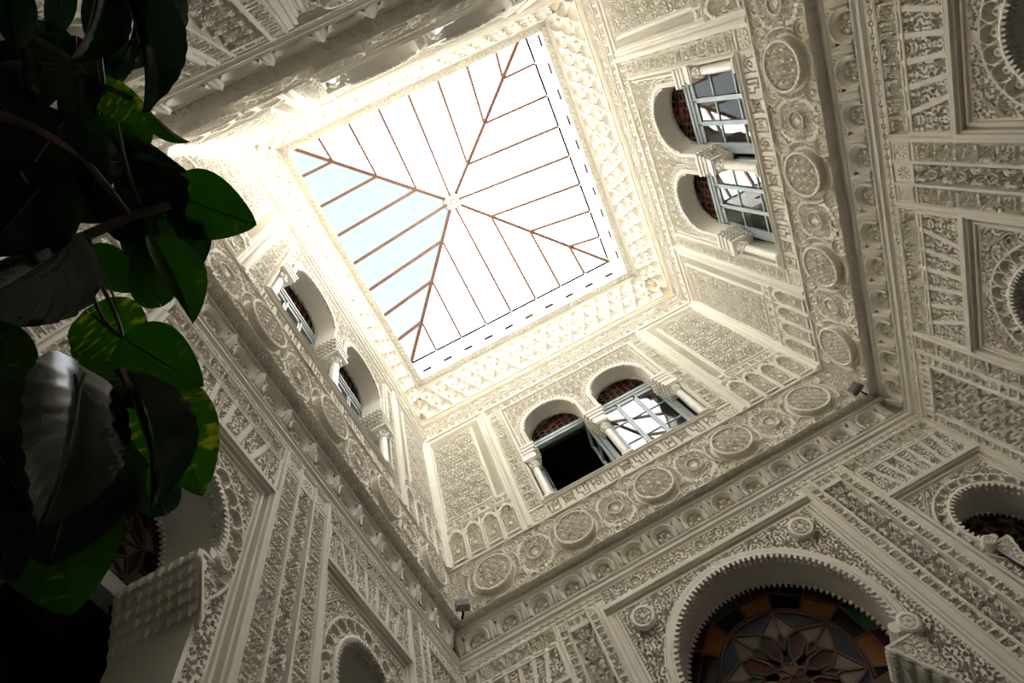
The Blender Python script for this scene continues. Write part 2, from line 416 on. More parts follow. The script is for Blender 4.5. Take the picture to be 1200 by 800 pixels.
class Canvas:
    def __init__(s, u0, u1, z0, z1, c):
        s.nu = round((u1 - u0) / c) + 1; s.nz = round((z1 - z0) / c) + 1
        s.u = np.linspace(u0, u1, s.nu); s.z = np.linspace(z0, z1, s.nz); s.c = s.u[1] - s.u[0]; s.cz = s.z[1] - s.z[0]
        s.u0, s.z0 = u0, z0
        s.H = np.zeros((s.nz, s.nu)); s.M = np.ones((s.nz - 1, s.nu - 1), bool)
        s.U, s.Z = np.meshgrid(s.u, s.z)

    def sl(s, u0, u1, z0, z1):
        i0 = max(0, int(round((u0 - s.u0) / s.c))); i1 = min(s.nu, int(round((u1 - s.u0) / s.c)) + 1)
        j0 = max(0, int(round((z0 - s.z0) / s.cz))); j1 = min(s.nz, int(round((z1 - s.z0) / s.cz)) + 1)
        return slice(j0, j1), slice(i0, i1)

    def rect(s, u0, u1, z0, z1, h): s.H[s.sl(u0, u1, z0, z1)] = h

    def fill(s, A, w, h, u0, u1, z0, z1, bg=-.02, top=0.0, org=None, vert=False):
        k = s.sl(u0, u1, z0, z1); U, Z = s.U[k], s.Z[k]
        if U.size == 0: return
        ou, oz = org if org else (u0, z0)
        a, b = (Z - oz, U - ou) if vert else (U - ou, Z - oz)
        nh, nw = A.shape
        ix = np.floor((a / w) % 1.0 * nw).astype(int) % nw; iy = np.floor((b / h) % 1.0 * nh).astype(int) % nh
        bg = bg * DEEP; s.H[k] = bg + (top - bg) * A[iy, ix]

    def bar_h(s, z, w, h, u0, u1):
        k = s.sl(u0, u1, z - w / 2, z + w / 2); t = (s.Z[k] - z) / (w / 2 + 1e-6)
        s.H[k] = h * np.sqrt(np.clip(1 - t * t * .7, 0, 1))

    def bar_v(s, u, w, h, z0, z1):
        k = s.sl(u - w / 2, u + w / 2, z0, z1); t = (s.U[k] - u) / (w / 2 + 1e-6)
        s.H[k] = h * np.sqrt(np.clip(1 - t * t * .7, 0, 1))

    def flat_h(s, z, w, h, u0, u1): s.rect(u0, u1, z - w / 2, z + w / 2, h)
    def flat_v(s, u, w, h, z0, z1): s.rect(u - w / 2, u + w / 2, z0, z1, h)

    def frame(s, u0, u1, z0, z1, w, h):
        for z in (z0, z1): s.bar_h(z, w, h, u0 - w / 2, u1 + w / 2)
        for u in (u0, u1): s.bar_v(u, w, h, z0 - w / 2, z1 + w / 2)

    def near(s, cu, cz, r):
        return s.sl(cu - r, cu + r, cz - r, cz + r)

    def ring(s, cu, cz, r, w, h, soft=None):
        k = s.near(cu, cz, r + w); D = np.abs(np.hypot(s.U[k] - cu, s.Z[k] - cz) - r)
        v = np.clip((w / 2 - D) / (s.c * .8) + .5, 0, 1); s.H[k] = s.H[k] * (1 - v) + h * v

    def disc(s, cu, cz, r, h):
        k = s.near(cu, cz, r + .02); D = np.hypot(s.U[k] - cu, s.Z[k] - cz)
        v = np.clip((r - D) / (s.c * .8) + .5, 0, 1); s.H[k] = s.H[k] * (1 - v) + h * v

    def line(s, pts, w, h):
        for a, b in zip(pts[:-1], pts[1:]):
            k = s.sl(min(a[0], b[0]) - w, max(a[0], b[0]) + w, min(a[1], b[1]) - w, max(a[1], b[1]) + w)
            if s.U[k].size == 0: continue
            D = seg_dist(s.U[k], s.Z[k], a, b); v = np.clip((w / 2 - D) / (s.c * .8) + .5, 0, 1)
            s.H[k] = s.H[k] * (1 - v) + h * v

    def rosette(s, cu, cz, r, h, n=8):
        k = s.near(cu, cz, r); X, Z = s.U[k] - cu, s.Z[k] - cz; D = np.hypot(X, Z) / r; A = np.arctan2(Z, X)
        g = h - .5 * abs(h) - .014 * np.clip(np.abs(np.sin(A * n / 2)), 0, 1) * 0 - .016 * (np.abs(np.cos(A * n / 2)) < .3)
        s.H[k] = np.where(D < 1, np.where(D > .82, h, np.where(D < .25, h, g)), s.H[k])

    def hole(s, fn):
        uc = (s.u[:-1] + s.u[1:]) / 2; zc = (s.z[:-1] + s.z[1:]) / 2; U, Z = np.meshgrid(uc, zc)
        s.M &= ~fn(U, Z)

    def mesh(s, name, u0, u1, z0, z1, d0, mat, mp=None):
        k = s.sl(u0, u1, z0, z1); U, Z, H = s.U[k], s.Z[k], s.H[k]; nz, nu = U.shape
        mk = s.M[k[0].start:k[0].stop - 1, k[1].start:k[1].stop - 1]
        if mp: P = mp(U, Z, H)
        else: P = np.stack([U, d0 - H, Z], -1)
        P = P.reshape(-1, 3)
        I = np.arange(nz * nu).reshape(nz, nu)
        Q = np.stack([I[:-1, :-1], I[:-1, 1:], I[1:, 1:], I[1:, :-1]], -1)[mk]
        used = np.zeros(nz * nu, bool); used[Q.ravel()] = True
        rm = np.cumsum(used) - 1; P = P[used]; Q = rm[Q]
        if len(Q) == 0: return None
        me = bpy.data.meshes.new(name)
        me.vertices.add(len(P)); me.vertices.foreach_set('co', P.ravel())
        me.loops.add(Q.size); me.loops.foreach_set('vertex_index', Q.ravel().astype(np.int32))
        me.polygons.add(len(Q)); me.polygons.foreach_set('loop_start', np.arange(0, Q.size, 4, dtype=np.int32))
        me.polygons.foreach_set('use_smooth', np.zeros(len(Q), bool))
        me.materials.append(mat); me.update(calc_edges=True)
        return me


SIDES = {'back': (0.0, 'back'), 'right': (-PI / 2, 'right'), 'front': (PI, 'front'), 'left': (PI / 2, 'left')}
WHERE = {'back': 'facing the camera, above the great arch at the bottom',
         'right': 'on the right side, above two small arches',
         'front': 'seen steeply along the top edge',
         'left': 'on the left side, beside the plant'}


def frame_at(side, u=0.0, d=0.0, z=0.0):
    """world position of a point given in a wall's own coordinates"""
    rz = SIDES[side][0]; x, y = u, HW + d
    return (CX + x * math.cos(rz) - y * math.sin(rz), CY + x * math.sin(rz) + y * math.cos(rz), z)


WALL = {}
for sd in SIDES:
    WALL[sd] = empty('wall_' + sd, (CX, CY, 0), SIDES[sd][0], 'carved cream stucco wall ' + WHERE[sd], 'wall', None, 'structure')

# ------------------------------------------------------------------ upper storey wall relief (shared by the four sides)
c = 0.009
U0 = HW + .03
cv = Canvas(-U0, U0, 5.04, 10.04, c)
leafA = tile_curls(.33, .41, c, 1, .037, .0115); leafB = tile_curls(.27, .29, c, 2, .031, .0095); latt = tile_lattice(.055, c)
scr = overlay(strip_script(3.0, .20, c, 3, wd=.012), 3.0, .20, c, 31); scrS = strip_script(2.4, .14, c, 5)
cv.H[:] = 0
# friezes at the top
cv.fill(strip_script(2.4, .16, c, 9), 2.4, .16, -U0, U0, 9.36, 9.52, -.018, 0)
cv.fill(leafB, .27, .29, -U0, U0, 9.60, 9.88, -.02, 0)
k = -2.8
while k < 2.9:      # cartouches
    cv.disc(k, 9.74, .075, -.02); cv.ring(k, 9.74, .08, .022, .012); cv.rosette(k, 9.74, .055, .006, 6)
    if k + .55 < 2.9:
        for zz in (9.66, 9.82): cv.line([(k + .14, zz), (k + .42, zz)], .02, .012)
        cv.line([(k + .14, 9.66), (k + .09, 9.74), (k + .14, 9.82)], .02, .012); cv.line([(k + .42, 9.66), (k + .47, 9.74), (k + .42, 9.82)], .02, .012)
    k += .56
for z, w, h in ((9.29, .05, .03), (9.335, .025, .012), (9.555, .04, .025), (9.905, .035, .02), (9.98, .10, .035)): cv.bar_h(z, w, h, -U0, U0)
# side panels
for sg in (-1, 1):
    def R(a, b): return (min(sg * a, sg * b), max(sg * a, sg * b))
    a, b = R(1.74, 2.86); cv.rect(a, b, 5.87, 9.26, 0.0)
    a, b = R(1.86, 1.98); cv.fill(latt, .055, .055, a, b, 6.85, 9.12, -.016, 0)
    a, b = R(1.98, 2.84); cv.fill(latt, .055, .055, a, b, 9.02, 9.12, -.016, 0)
    a, b = R(1.86, 2.84); cv.fill(scrS, 2.4, .14, a, b, 6.66, 6.79, -.016, 0)
    a, b = R(2.06, 2.80); cv.fill(leafA, .33, .41, a, b, 6.88, 8.94, -.028, .004, org=(sg * 2.43 - .165, 6.88))
    cv.frame(*R(2.02, 2.83), 6.84, 8.98, .03, .018)
    cv.frame(*R(1.82, 2.87), 6.64, 9.16, .03, .016)
    # niches
    for i in range(4):
        n0 = 1.80 + i * .275; uc = sg * (n0 + .13); a, b = R(n0 + .02, n0 + .25)
        cv.fill(leafB, .27, .29, a, b, 5.92, 6.60, -.03, -.008, org=(uc - .135, 5.9))
        for s2 in (-1, 1):
            cv.bar_v(uc + s2 * .125, .03, .016, 5.90, 6.42)
        for q in range(7):
            an = PI * q / 6; cv.disc(uc + .105 * math.cos(an), 6.44 + .11 * math.sin(an), .032, .012)
        cv.disc(uc, 6.57, .04, .016); cv.line([(uc - .09, 5.97), (uc + .09, 5.97)], .035, .012); cv.disc(uc, 6.15, .035, .006); cv.ring(uc, 6.15, .06, .015, .0)
    # script border beside the window and the smooth moulding outside it
    a, b = R(1.42, 1.64); cv.fill(scr, 3.0, .20, a, b, 6.2, 9.24, -.022, .004, vert=True)
    a, b = R(1.40, 1.66); cv.rect(a, b, 5.87, 6.16, -.01); cv.rosette(sg * 1.53, 6.02, .10, .006); cv.frame(a, b, 5.90, 6.15, .02, .01)
    cv.bar_v(sg * 1.385, .05, .035, 6.2, 9.02); cv.bar_v(sg * 1.70, .07, .035, 5.86, 9.27); cv.bar_v(sg * 1.775, .025, .015, 5.86, 9.27)
    # corner column
    k2 = cv.sl(*R(2.865, 2.945), 5.1, 9.2); t = (np.abs(cv.U[k2]) - 2.935) / .08; cv.H[k2] = .05 * np.sqrt(np.clip(1 - (t + .0) ** 2, 0, 1))
cv.fill(scr, 3.0, .20, -1.66, 1.66, 9.05, 9.25, -.022, .004, org=(-1.66, 9.05))
cv.bar_h(9.02, .045, .03, -1.40, 1.40)
# spandrels
AC, AR, AZ, ZS = .66, .50, 8.05, 7.62     # arch centre, radius, centre height, spring
cv.fill(leafB, .27, .29, -1.355, 1.355, 7.6, 8.99, -.024, .002, org=(-.135, 7.6))
cv.frame(-1.32, 1.32, 7.3, 8.95, .02, .012)
for sg in (-1, 1):
    for r, w, h in ((AR + .035, .06, .012), (AR + .105, .02, .01), (AR + .14, .02, .006)):
        k2 = cv.sl(sg * AC - r - w, sg * AC + r + w, AZ, AZ + r + w)
        D = np.abs(np.hypot(cv.U[k2] - sg * AC, cv.Z[k2] - AZ) - r); v = np.clip((w / 2 - D) / .008 + .5, 0, 1); cv.H[k2] = cv.H[k2] * (1 - v) + h * v
        for s2 in (-1, 1):
            uu = sg * AC + s2 * r
            if abs(uu) < 1.33: cv.line([(uu, ZS), (uu, AZ)], w, h)
    for q in range(25):     # lobed outline round each arch
        an = PI * q / 24; cv.disc(sg * AC + (AR + .075) * math.cos(an), AZ + (AR + .075) * math.sin(an), .022, .016)
# sill strip with script, medallion strip
cv.fill(strip_script(2.76, .25, c, 4), 2.76, .25, -1.38, 1.38, 5.90, 6.14, -.026, .004)
cv.bar_h(6.165, .04, .035, -1.40, 1.40); cv.bar_h(6.20, .04, .05, -1.38, 1.38)
cv.bar_h(5.865, .035, .025, -U0, U0)
cv.fill(leafB, .27, .29, -U0, U0, 5.06, 5.845, -.022, -.008, org=(-.135, 5.06))
cv.bar_h(5.05, .03, .012, -U0, U0)
ZM = 5.445
for i in range(-2, 3):
    u = i * 1.18
    cv.disc(u, ZM, .37, -.03); cv.ring(u, ZM, .365, .026, .014)
    for k in range(48):
        an = 2 * PI * k / 48; cv.line([(u + .305 * math.cos(an), ZM + .305 * math.sin(an)), (u + .34 * math.cos(an), ZM + .34 * math.sin(an))], .012, -.012)
    for sx in (-1, 1):
        for sz in (-1, 1):
            x, z = u + sx * .30, ZM + sz * .30
            cv.disc(x, z, .105, -.018); cv.ring(x, z, .105, .02, .012); cv.ring(x, z, .06, .016, .004); cv.disc(x, z, .022, .012)
        if -2 < i + sx * .5 < 2 and sx == 1:
            x = u + .59; cv.disc(x, ZM, .10, -.02); cv.ring(x, ZM, .105, .022, .014)
            cv.H[cv.near(x, ZM, .0)] += 0
            for k in range(9):
                an = PI * (.08 + .84 * k / 8); cv.line([(x, ZM - .06), (x + .075 * math.cos(an), ZM - .01 + .085 * math.sin(an))], .013, .006)
    for sz in (-1, 1):      # lobed hoops between the medallions
        x = u + .59
        if x < 2.9:
            for k in range(11):
                an = PI * k / 10; cv.disc(x + .21 * math.cos(an), ZM + sz * (.12 + .17 * math.sin(an)), .03, -.002)
            cv.ring(x, ZM + sz * .30, .06, .02, .008); cv.disc(x, ZM + sz * .30, .02, .01)
            for s2 in (-1, 1): cv.ring(x + s2 * .12, ZM + sz * .33, .045, .016, .006)


def upper_open(U, Z):
    a = np.abs(np.abs(U) - AC)
    o = (np.abs(U) < 1.36) & (Z > 6.22) & (Z < 7.60)
    o |= (a < AR) & (Z >= 7.60) & (Z <= AZ)
    o |= (Z > AZ) & (np.hypot(np.abs(U) - AC, Z - AZ) < AR)
    return o


cv.hole(upper_open)
upper_parts = []
for nm, u0, u1, z0, z1 in (('medallion_strip', -U0, U0, 5.04, 5.86), ('niche_strip', -U0, -1.68, 5.86, 6.64), ('niche_strip', 1.68, U0, 5.86, 6.64),
                           ('arabesque_panel', -U0, -1.68, 6.64, 9.26), ('arabesque_panel', 1.68, U0, 6.64, 9.26),
                           ('script_border', -1.68, -1.36, 5.86, 9.04), ('script_border', 1.36, 1.68, 5.86, 9.04), ('script_border', -1.68, 1.68, 9.04, 9.26),
                           ('sill_script', -1.36, 1.36, 5.86, 6.24), ('arch_spandrel', -1.36, 1.36, 6.24, 9.04),
                           ('script_frieze', -U0, U0, 9.26, 9.56), ('cartouche_frieze', -U0, U0, 9.56, 9.93)):
    me = cv.mesh(nm, u0, u1, z0, z1, HW, M['stucco'])
    if me: upper_parts.append((nm, me))
me = cv.mesh('ochre_moulding', -U0, U0, 9.93, 10.04, HW, M['ochre']); upper_parts.append(('ochre_moulding', me))


def arch_path(cu, cz, r, a0, a1, n, leg=None):
    """right foot over the top to the left foot; normals point outwards from the opening"""
    P = []
    if leg is not None: P.append((cu + r * math.cos(a0), leg, 1.0, 0.0))
    for i in range(n + 1):
        a = a0 + (a1 - a0) * i / n; P.append((cu + r * math.cos(a), cz + r * math.sin(a), math.cos(a), math.sin(a)))
    if leg is not None: P.append((cu + r * math.cos(a1), leg, -1.0, 0.0))
    return P


def teeth(path_fn, r, n, d, size, thick, a0, a1, cu, cz, mb):
    """row of small stepped teeth hanging into an arch"""
    for i in range(n):
        a = a0 + (a1 - a0) * (i + .5) / n; ca, sa = math.cos(a), math.sin(a); tx, tz = -sa, ca
        x, z = cu + r * ca, cz + r * sa; w = size * .62
        P = [(x + tx * w / 2 + ca * .012, z + tz * w / 2 + sa * .012), (x + tx * w / 2 - ca * size * .6, z + tz * w / 2 - sa * size * .6),
             (x + tx * w / 5 - ca * size, z + tz * w / 5 - sa * size), (x - tx * w / 5 - ca * size, z - tz * w / 5 - sa * size),
             (x - tx * w / 2 - ca * size * .6, z - tz * w / 2 - sa * size * .6), (x - tx * w / 2 + ca * .012, z - tz * w / 2 + sa * .012)]
        mb.prism(P, d, d + thick)


REV = .30      # reveal depth of the upper windows
mb = MB()
for sg in (-1, 1):
    mb.sweep(arch_path(sg * AC, AZ, AR, 0, PI, 32, ZS - .02), [(.028, HW + .02), (.028, HW - .022), (.0, HW - .026), (-.006, HW - .01), (-.004, HW + REV)])
me_intr = mb.mesh('arch_intrados', M['smooth'], True)
mb = MB()
for sg in (-1, 1):
    for d in (-.026, REV - .03): teeth(None, AR, 34, HW + d, .045, .03, 0, PI, sg * AC, AZ, mb)
me_teeth = mb.mesh('serrated_arch_edge', M['smooth'])
mb = MB()
mb.box(-1.37, 1.37, HW - .01, HW + REV + .05, 6.17, 6.225)                    # sill
for sg in (-1, 1): mb.box(min(sg * 1.36, sg * 1.42), max(sg * 1.36, sg * 1.42), HW, HW + REV + .1, 6.2, 7.62)
mb.box(-1.42, 1.42, HW + REV, HW + REV + .03, 8.58, 9.0)
me_rev = mb.mesh('window_reveal', M['smooth'])
# impost blocks over the columns: stepped fins
def impost(u, half):
    m = MB(); hw = [.075, .105, .13, .155, .17]; z0 = 7.22
    for i, w in enumerate(hw):
        zz0 = z0 + i * .08; zz1 = zz0 + .07
        lo, hi = u - w, u + w
        if half: lo, hi = (max(lo, -1.37), hi) if u < 0 else (lo, min(hi, 1.37))
        m.box(lo, hi, HW - .02 - .008 * i, HW + REV, zz0, zz1)
        m.box(lo + .012, hi - .012, HW - .005, HW + REV, zz1 - .005, zz1 + .012)
        for q in range(5):       # fins on the underside, front to back
            dq = HW + .0 + q * .058
            m.box(lo - .018, hi + .018, dq, dq + .022, zz0 + .01, zz1)
    return m.mesh('impost_block', M['smooth'])


imp_me = [impost(u, abs(u) > 1) for u in (-1.28, 0, 1.28)]

# medallion: a drum with a scalloped rim and pierced rosette face
c2 = .0075
mcv = Canvas(-.25, .25, -.25, .25, c2)
D = np.hypot(mcv.U, mcv.Z)
T = Tile(.11, .11, c2); T.ring(.055, .055, .036, .0125); T.disc(.055, .055, .015); T.disc(0, 0, .022); T.line([(.055, 0), (.055, .03)], .012); T.line([(0, .055), (.03, .055)], .012)
mcv.fill(T.A, .11, .11, -.29, .29, -.29, .29, -.014, .0, org=(-.055, -.055))
mcv.H += .012 - .2 * D * D
Dc = np.hypot(*np.meshgrid((mcv.u[:-1] + mcv.u[1:]) / 2, (mcv.z[:-1] + mcv.z[1:]) / 2)); mcv.M &= Dc < .247
me_medf = mcv.mesh('pierced_face', -1, 1, -1, 1, -.055, M['stucco'])
mb = MB(); vs = []; NM = 120
for r_m, d_m, lb in ((.262, .05, 0), (.262, -.035, 0), (.272, -.045, .006), (.274, -.058, .007), (.262, -.068, .004), (.245, -.066, 0), (.240, -.052, 0)):
    for k in range(NM):
        a_ = 2 * PI * k / NM; q_ = r_m + lb * math.cos(a_ * 24); vs.append((q_ * math.cos(a_), d_m, q_ * math.sin(a_)))
mb.add(vs, [(i * NM + k, i * NM + (k + 1) % NM, (i + 1) * NM + (k + 1) % NM, (i + 1) * NM + k) for i in range(6) for k in range(NM)])
me_med = mb.mesh('medallion', M['smooth'], True)

# ------------------------------------------------------------------ ledge between the storeys: ringed soffit, scallops, mouldings
sf = Canvas(-HW - .1, HW + .1, 0, .13, .0105)
sf.H[:] = -.0
u = -HW + .05
while u < HW:
    sf.ring(u, .075, .036, .018, .012); sf.disc(u, .075, .014, .01); u += .11
me_soffit = sf.mesh('ringed_soffit', -9, 9, -1, 1, 0, M['smooth'], mp=lambda U, Z, H: np.stack([np.clip(U, -HW - Z, HW + Z), HW + Z - .022, 5.044 - H], -1))
mb = MB()


def run(prof, m, ext=0.0):
    """a moulding swept along a wall with mitred ends; prof = (depth, z)"""
    vs = []; n = len(prof)
    for d, z in prof: vs.append((-(HW + d), HW + d, z))
    for d, z in prof: vs.append((HW + d, HW + d, z))
    m.add(vs, [(i, i + n, i + n + 1, i + 1) for i in range(n - 1)])


run([(.10, 5.06), (.092, 5.03), (.10, 5.02), (.10, 4.995), (.085, 4.99), (.085, 4.965), (.10, 4.955), (.10, 4.945), (.21, 4.94)], mb)
me_fascia = mb.mesh('ledge_fascia', M['smooth'])
mb = MB()
run([(.21, 4.96), (.21, 4.68), (.11, 4.675), (.105, 4.66), (.115, 4.645), (.125, 4.64), (.125, 4.615), (.115, 4.61), (.115, 4.59), (.13, 4.575), (.14, 4.56), (.15, 4.55)], mb)
me_lmould = mb.mesh('ledge_moulding', M['smooth'])
PS = .42
hood = MB()
hood.sweep([(.13, 4.69, 1, 0)] and arch_path(.14, 4.77, .118, -.15, PI + .15, 16, 4.69),
           [(.042, .105), (.038, .09), (.026, .086), (.022, .098), (.006, .108), (-.008, .125), (-.016, .145), (-.018, .165), (-.01, .21)])
me_hood = hood.mesh('scallop_hood', M['smooth'], True)
br = MB()       # shell-like bracket between the hoods
nb = 7
for i in range(nb - 1):
    a0, a1 = i / (nb - 1), (i + 1) / (nb - 1)
    def P(a, t):
        w = .022 + .066 * t ** .7; x = .35 + (a - .5) * 2 * w; ripple = .012 * (1 if round(a * (nb - 1)) % 2 else -1) * t
        return (x, .055 + .045 * t ** 1.5 + ripple + .09 * abs(a - .5) * (.4 + t), 4.90 - .19 * t + ripple * .8)
    for q in range(5):
        t0, t1 = q / 5, (q + 1) / 5
        br.add([P(a0, t0), P(a1, t0), P(a1, t1), P(a0, t1)], [(0, 1, 2, 3)])
for i in range(nb - 1):
    p0, p1 = P(i / (nb - 1), 1.0), P((i + 1) / (nb - 1), 1.0); br.add([p0, p1, (.35 + (p1[0] - .35) * .5, .20, 4.665), (.35 + (p0[0] - .35) * .5, .20, 4.665)], [(0, 1, 2, 3)])
br.add([(.315, .09, 4.90), (.375, .09, 4.90), (.345, .085, 4.945), (.345, .12, 4.88)], [(0, 1, 2), (0, 3, 1)])
br.lathe_y([(.0, .07), (.008, .074), (.010, .09)], 6, (.35, 0, 4.905))
me_brk = br.mesh('shell_bracket', M['smooth'])
pn = MB()       # carved flat panel above the hoods
xs = np.linspace(0, PS, 29)
def lowline(x):
    dx = abs(x - .14)
    if dx < .158: return 4.77 + math.sqrt(max(.158 ** 2 - dx * dx, 0)) if dx < .157 else 4.80
    return 4.895 + .015 * math.cos((x - .345) * 40)
for a, b in zip(xs[:-1], xs[1:]):
    pn.add([(a, .10, lowline(a)), (b, .10, lowline(b)), (b, .10, 4.955), (a, .10, 4.955)], [(0, 1, 2, 3)])
for x0, z0 in ((.02, 4.92), (.05, 4.935), (.27, 4.92), (.24, 4.937), (.40, 4.92), (.14, 4.935)): pn.lathe_y([(.0, .088), (.008, .09), (.012, .101)], 6, (x0, 0, z0))
me_pan = pn.mesh('scallop_panel', M['stucco'])
lp = Canvas(.03, .25, 4.675, 4.865, .0085)
lp.fill(tile_leafy(.22, .17, .0085, 8), .22, .17, .03, .25, 4.675, 4.865, -.02, .0); lp.H += .03
lp.hole(lambda U, Z: (np.hypot(U - .14, Z - 4.76) > .10) & (Z > 4.70))
me_lp = lp.mesh('leafy_tympanum', 0, 1, 0, 9, .165, M['stucco'])

LEDGE = {}
for i, sd in enumerate(SIDES):
    t = empty('trim_%d' % (i + 5), frame_at(sd, 0, 0, 0)[:2] + (0,), SIDES[sd][0], 'scalloped stucco ledge between the storeys along the wall ' + WHERE[sd].split(',')[0], 'moulding', None, 'structure')
    for nm, m_ in (('ringed_soffit', me_soffit), ('ledge_fascia', me_fascia), ('ledge_moulding', me_lmould)):
        inst(nm, m_, t, (0, -HW, 0))
    for k in range(14):
        x = -7 * PS + k * PS
        inst('scallop_panel', me_pan, t, (x, 0, 0)); inst('scallop_hood', me_hood, t, (x, 0, 0))
        inst('shell_bracket', me_brk, t, (x, 0, 0)); inst('leafy_tympanum', me_lp, t, (x, 0, 0))

for sd_i in range(4):
    t = bpy.data.objects['trim_%d' % (sd_i + 5)]; inst('shell_bracket', me_brk, t, (-8 * PS, 0, 0)); inst('scallop_panel', me_pan, t, (-8 * PS, 0, 0))

# ------------------------------------------------------------------ lower storey relief, two designs
c = 0.0065
ZL0, ZL1 = 1.6, 4.56
leafL = tile_curls(.30, .34, c, 11, .036, .0105); leafS = tile_curls(.26, .28, c, 12, .031, .0095); flor = tile_floral(.22, .26, c)
scrL = overlay(strip_script(2.4, .17, c, 21, cell=.16, wd=.0115), 2.4, .17, c, 32); scrV = overlay(strip_script(2.8, .17, c, 22, cell=.175, wd=.0115), 2.8, .17, c, 33); wig = strip_script(1.2, .09, c, 23, wd=.0085)
knot = Tile(.10, .07, c, (True, False)); knot.ring(.05, .035, .02, c * 1.2); knot.line([(0, .035), (.03, .035)], c * 1.2); knot.line([(.07, .035), (.1, .035)], c * 1.2); knot.A = 1 - knot.A


def new_lower():
    cv = Canvas(-HW - DL - .048, HW + DL + .048, ZL0, ZL1, c)
    cv.fill(knot.A, .10, .07, -9, 9, 4.475, 4.545, -.014, 0, org=(0, 4.475)); cv.bar_h(4.465, .02, .012, -9, 9)
    return cv


def letters(cv, a, b):
    cv.fill(scrL, 2.4, .17, a + .02, b - .02, 4.265, 4.44, -.024, .0)
    cv.bar_h(4.245, .03, .018, a, b); cv.frame(a, b, 4.25, 4.45, .018, .01)


def fan_panels(cv, cx, hw, lo, hi):
    """seven splayed carved compartments above a small arch"""
    cv.fill(leafL, .30, .34, lo, hi, 3.85, 4.21, -.026, .0, org=(cx - .15, 3.84))
    for t, b in ((-.40, -.30), (-.24, -.18), (-.08, -.06), (.08, .06), (.24, .18), (.40, .30)):
        T_, B_ = cx + t * hw / .52, cx + b * hw / .52
        cv.line([(T_, 4.23), (B_, 3.83)], .052, .006)
    cv.bar_h(4.215, .03, .012, lo, hi); cv.bar_h(3.84, .035, .02, lo, hi)
    for u in (lo, hi): cv.bar_v(u, .035, .014, 3.83, 4.24)


def lobed_ring(cv, cx, cz, r0, r1, n, a0, a1, lo=-9, hi=9):
    """ring of scalloped voussoirs: raised hoops with a leaf inside"""
    k = cv.near(cx, cz, r1 + .03); X, Z = cv.U[k] - cx, cv.Z[k] - cz; R = np.hypot(X, Z)
    ins = (R < r1) & (R > r0 - .05) & (Z > math.sin(a0) * r1) & (cv.U[k] > lo) & (cv.U[k] < hi)
    H = cv.H[k]; H[ins] = -.012; cv.H[k] = H
    p = (a1 - a0) / n; rr = (r0 + r1) / 2 + .012; br = rr * p * .47
    for i in range(n):
        a = a0 + (i + .5) * p; x, z = cx + rr * math.cos(a), cz + rr * math.sin(a)
        if not lo < x < hi: continue
        for f, h in ((1.0, .0), (.90, -.016), (.80, -.034), (.66, -.055)): cv.disc(x, z, br * f, h)
        cv.ring(x, z, br, .017, .018)
        cv.disc(x - .028 * math.cos(a), z - .028 * math.sin(a), br * .52, -.004); cv.disc(x - .02 * math.cos(a), z - .02 * math.sin(a), br * .14, -.03)
        for q_ in (-1, 1): cv.disc(x - .05 * math.cos(a) - q_ * br * .62 * math.sin(a), z - .05 * math.sin(a) + q_ * br * .62 * math.cos(a), br * .2, .0)
        a2 = a0 + i * p; cv.disc(cx + (r1 - .02) * math.cos(a2), cz + (r1 - .02) * math.sin(a2), .012, -.02)
    cv.ring(cx, cz, r1, .026, .018)


def small_arch(cv, cx, cz, r, r1, half, lo, hi):
    cv.fill(leafS, .26, .28, max(lo, cx - half), min(hi, cx + half), ZL0, 3.73, -.022, .0, org=(cx - .13, 1.6))
    for sg in (-1, 1):        # diagonal staff in each spandrel
        p, q = (cx + sg * (half - .06), 3.42), (cx + sg * (half - .28), 3.66)
        cv.line([p, q], .034, .014); cv.line([p, q], .012, -.006); cv.ring(*p, .032, .018, .012); cv.ring(*q, .032, .018, .012)
    lobed_ring(cv, cx, cz, r, r1, 15, -.42, PI + .42, lo, hi)
    cv.disc(cx, 3.685, .05, -.0); cv.ring(cx, 3.685, .048, .016, .014)
    # recessed field inside a stepped frame
    cv.H[cv.sl(max(lo, cx - half), min(hi, cx + half), ZL0, 3.74)] -= .045
    for o, w, h in ((.02, .04, .018), (-.012, .024, -.006), (-.036, .024, -.05), (-.060, .024, -.025), (-.082, .02, -.045)):
        cv.flat_h(3.80 + o, w, h, max(lo, cx - half - o), min(hi, cx + half + o))
        for sg in (-1, 1):
            u = cx + sg * (half + o)
            if lo <= u <= hi: cv.flat_v(u, w, h, ZL0, 3.80 + o + w / 2)
    cv.hole(lambda U, Z: (np.hypot(U - cx, Z - cz) < r) | ((np.abs(U - cx) < r * .93) & (Z < cz - r * .38)))


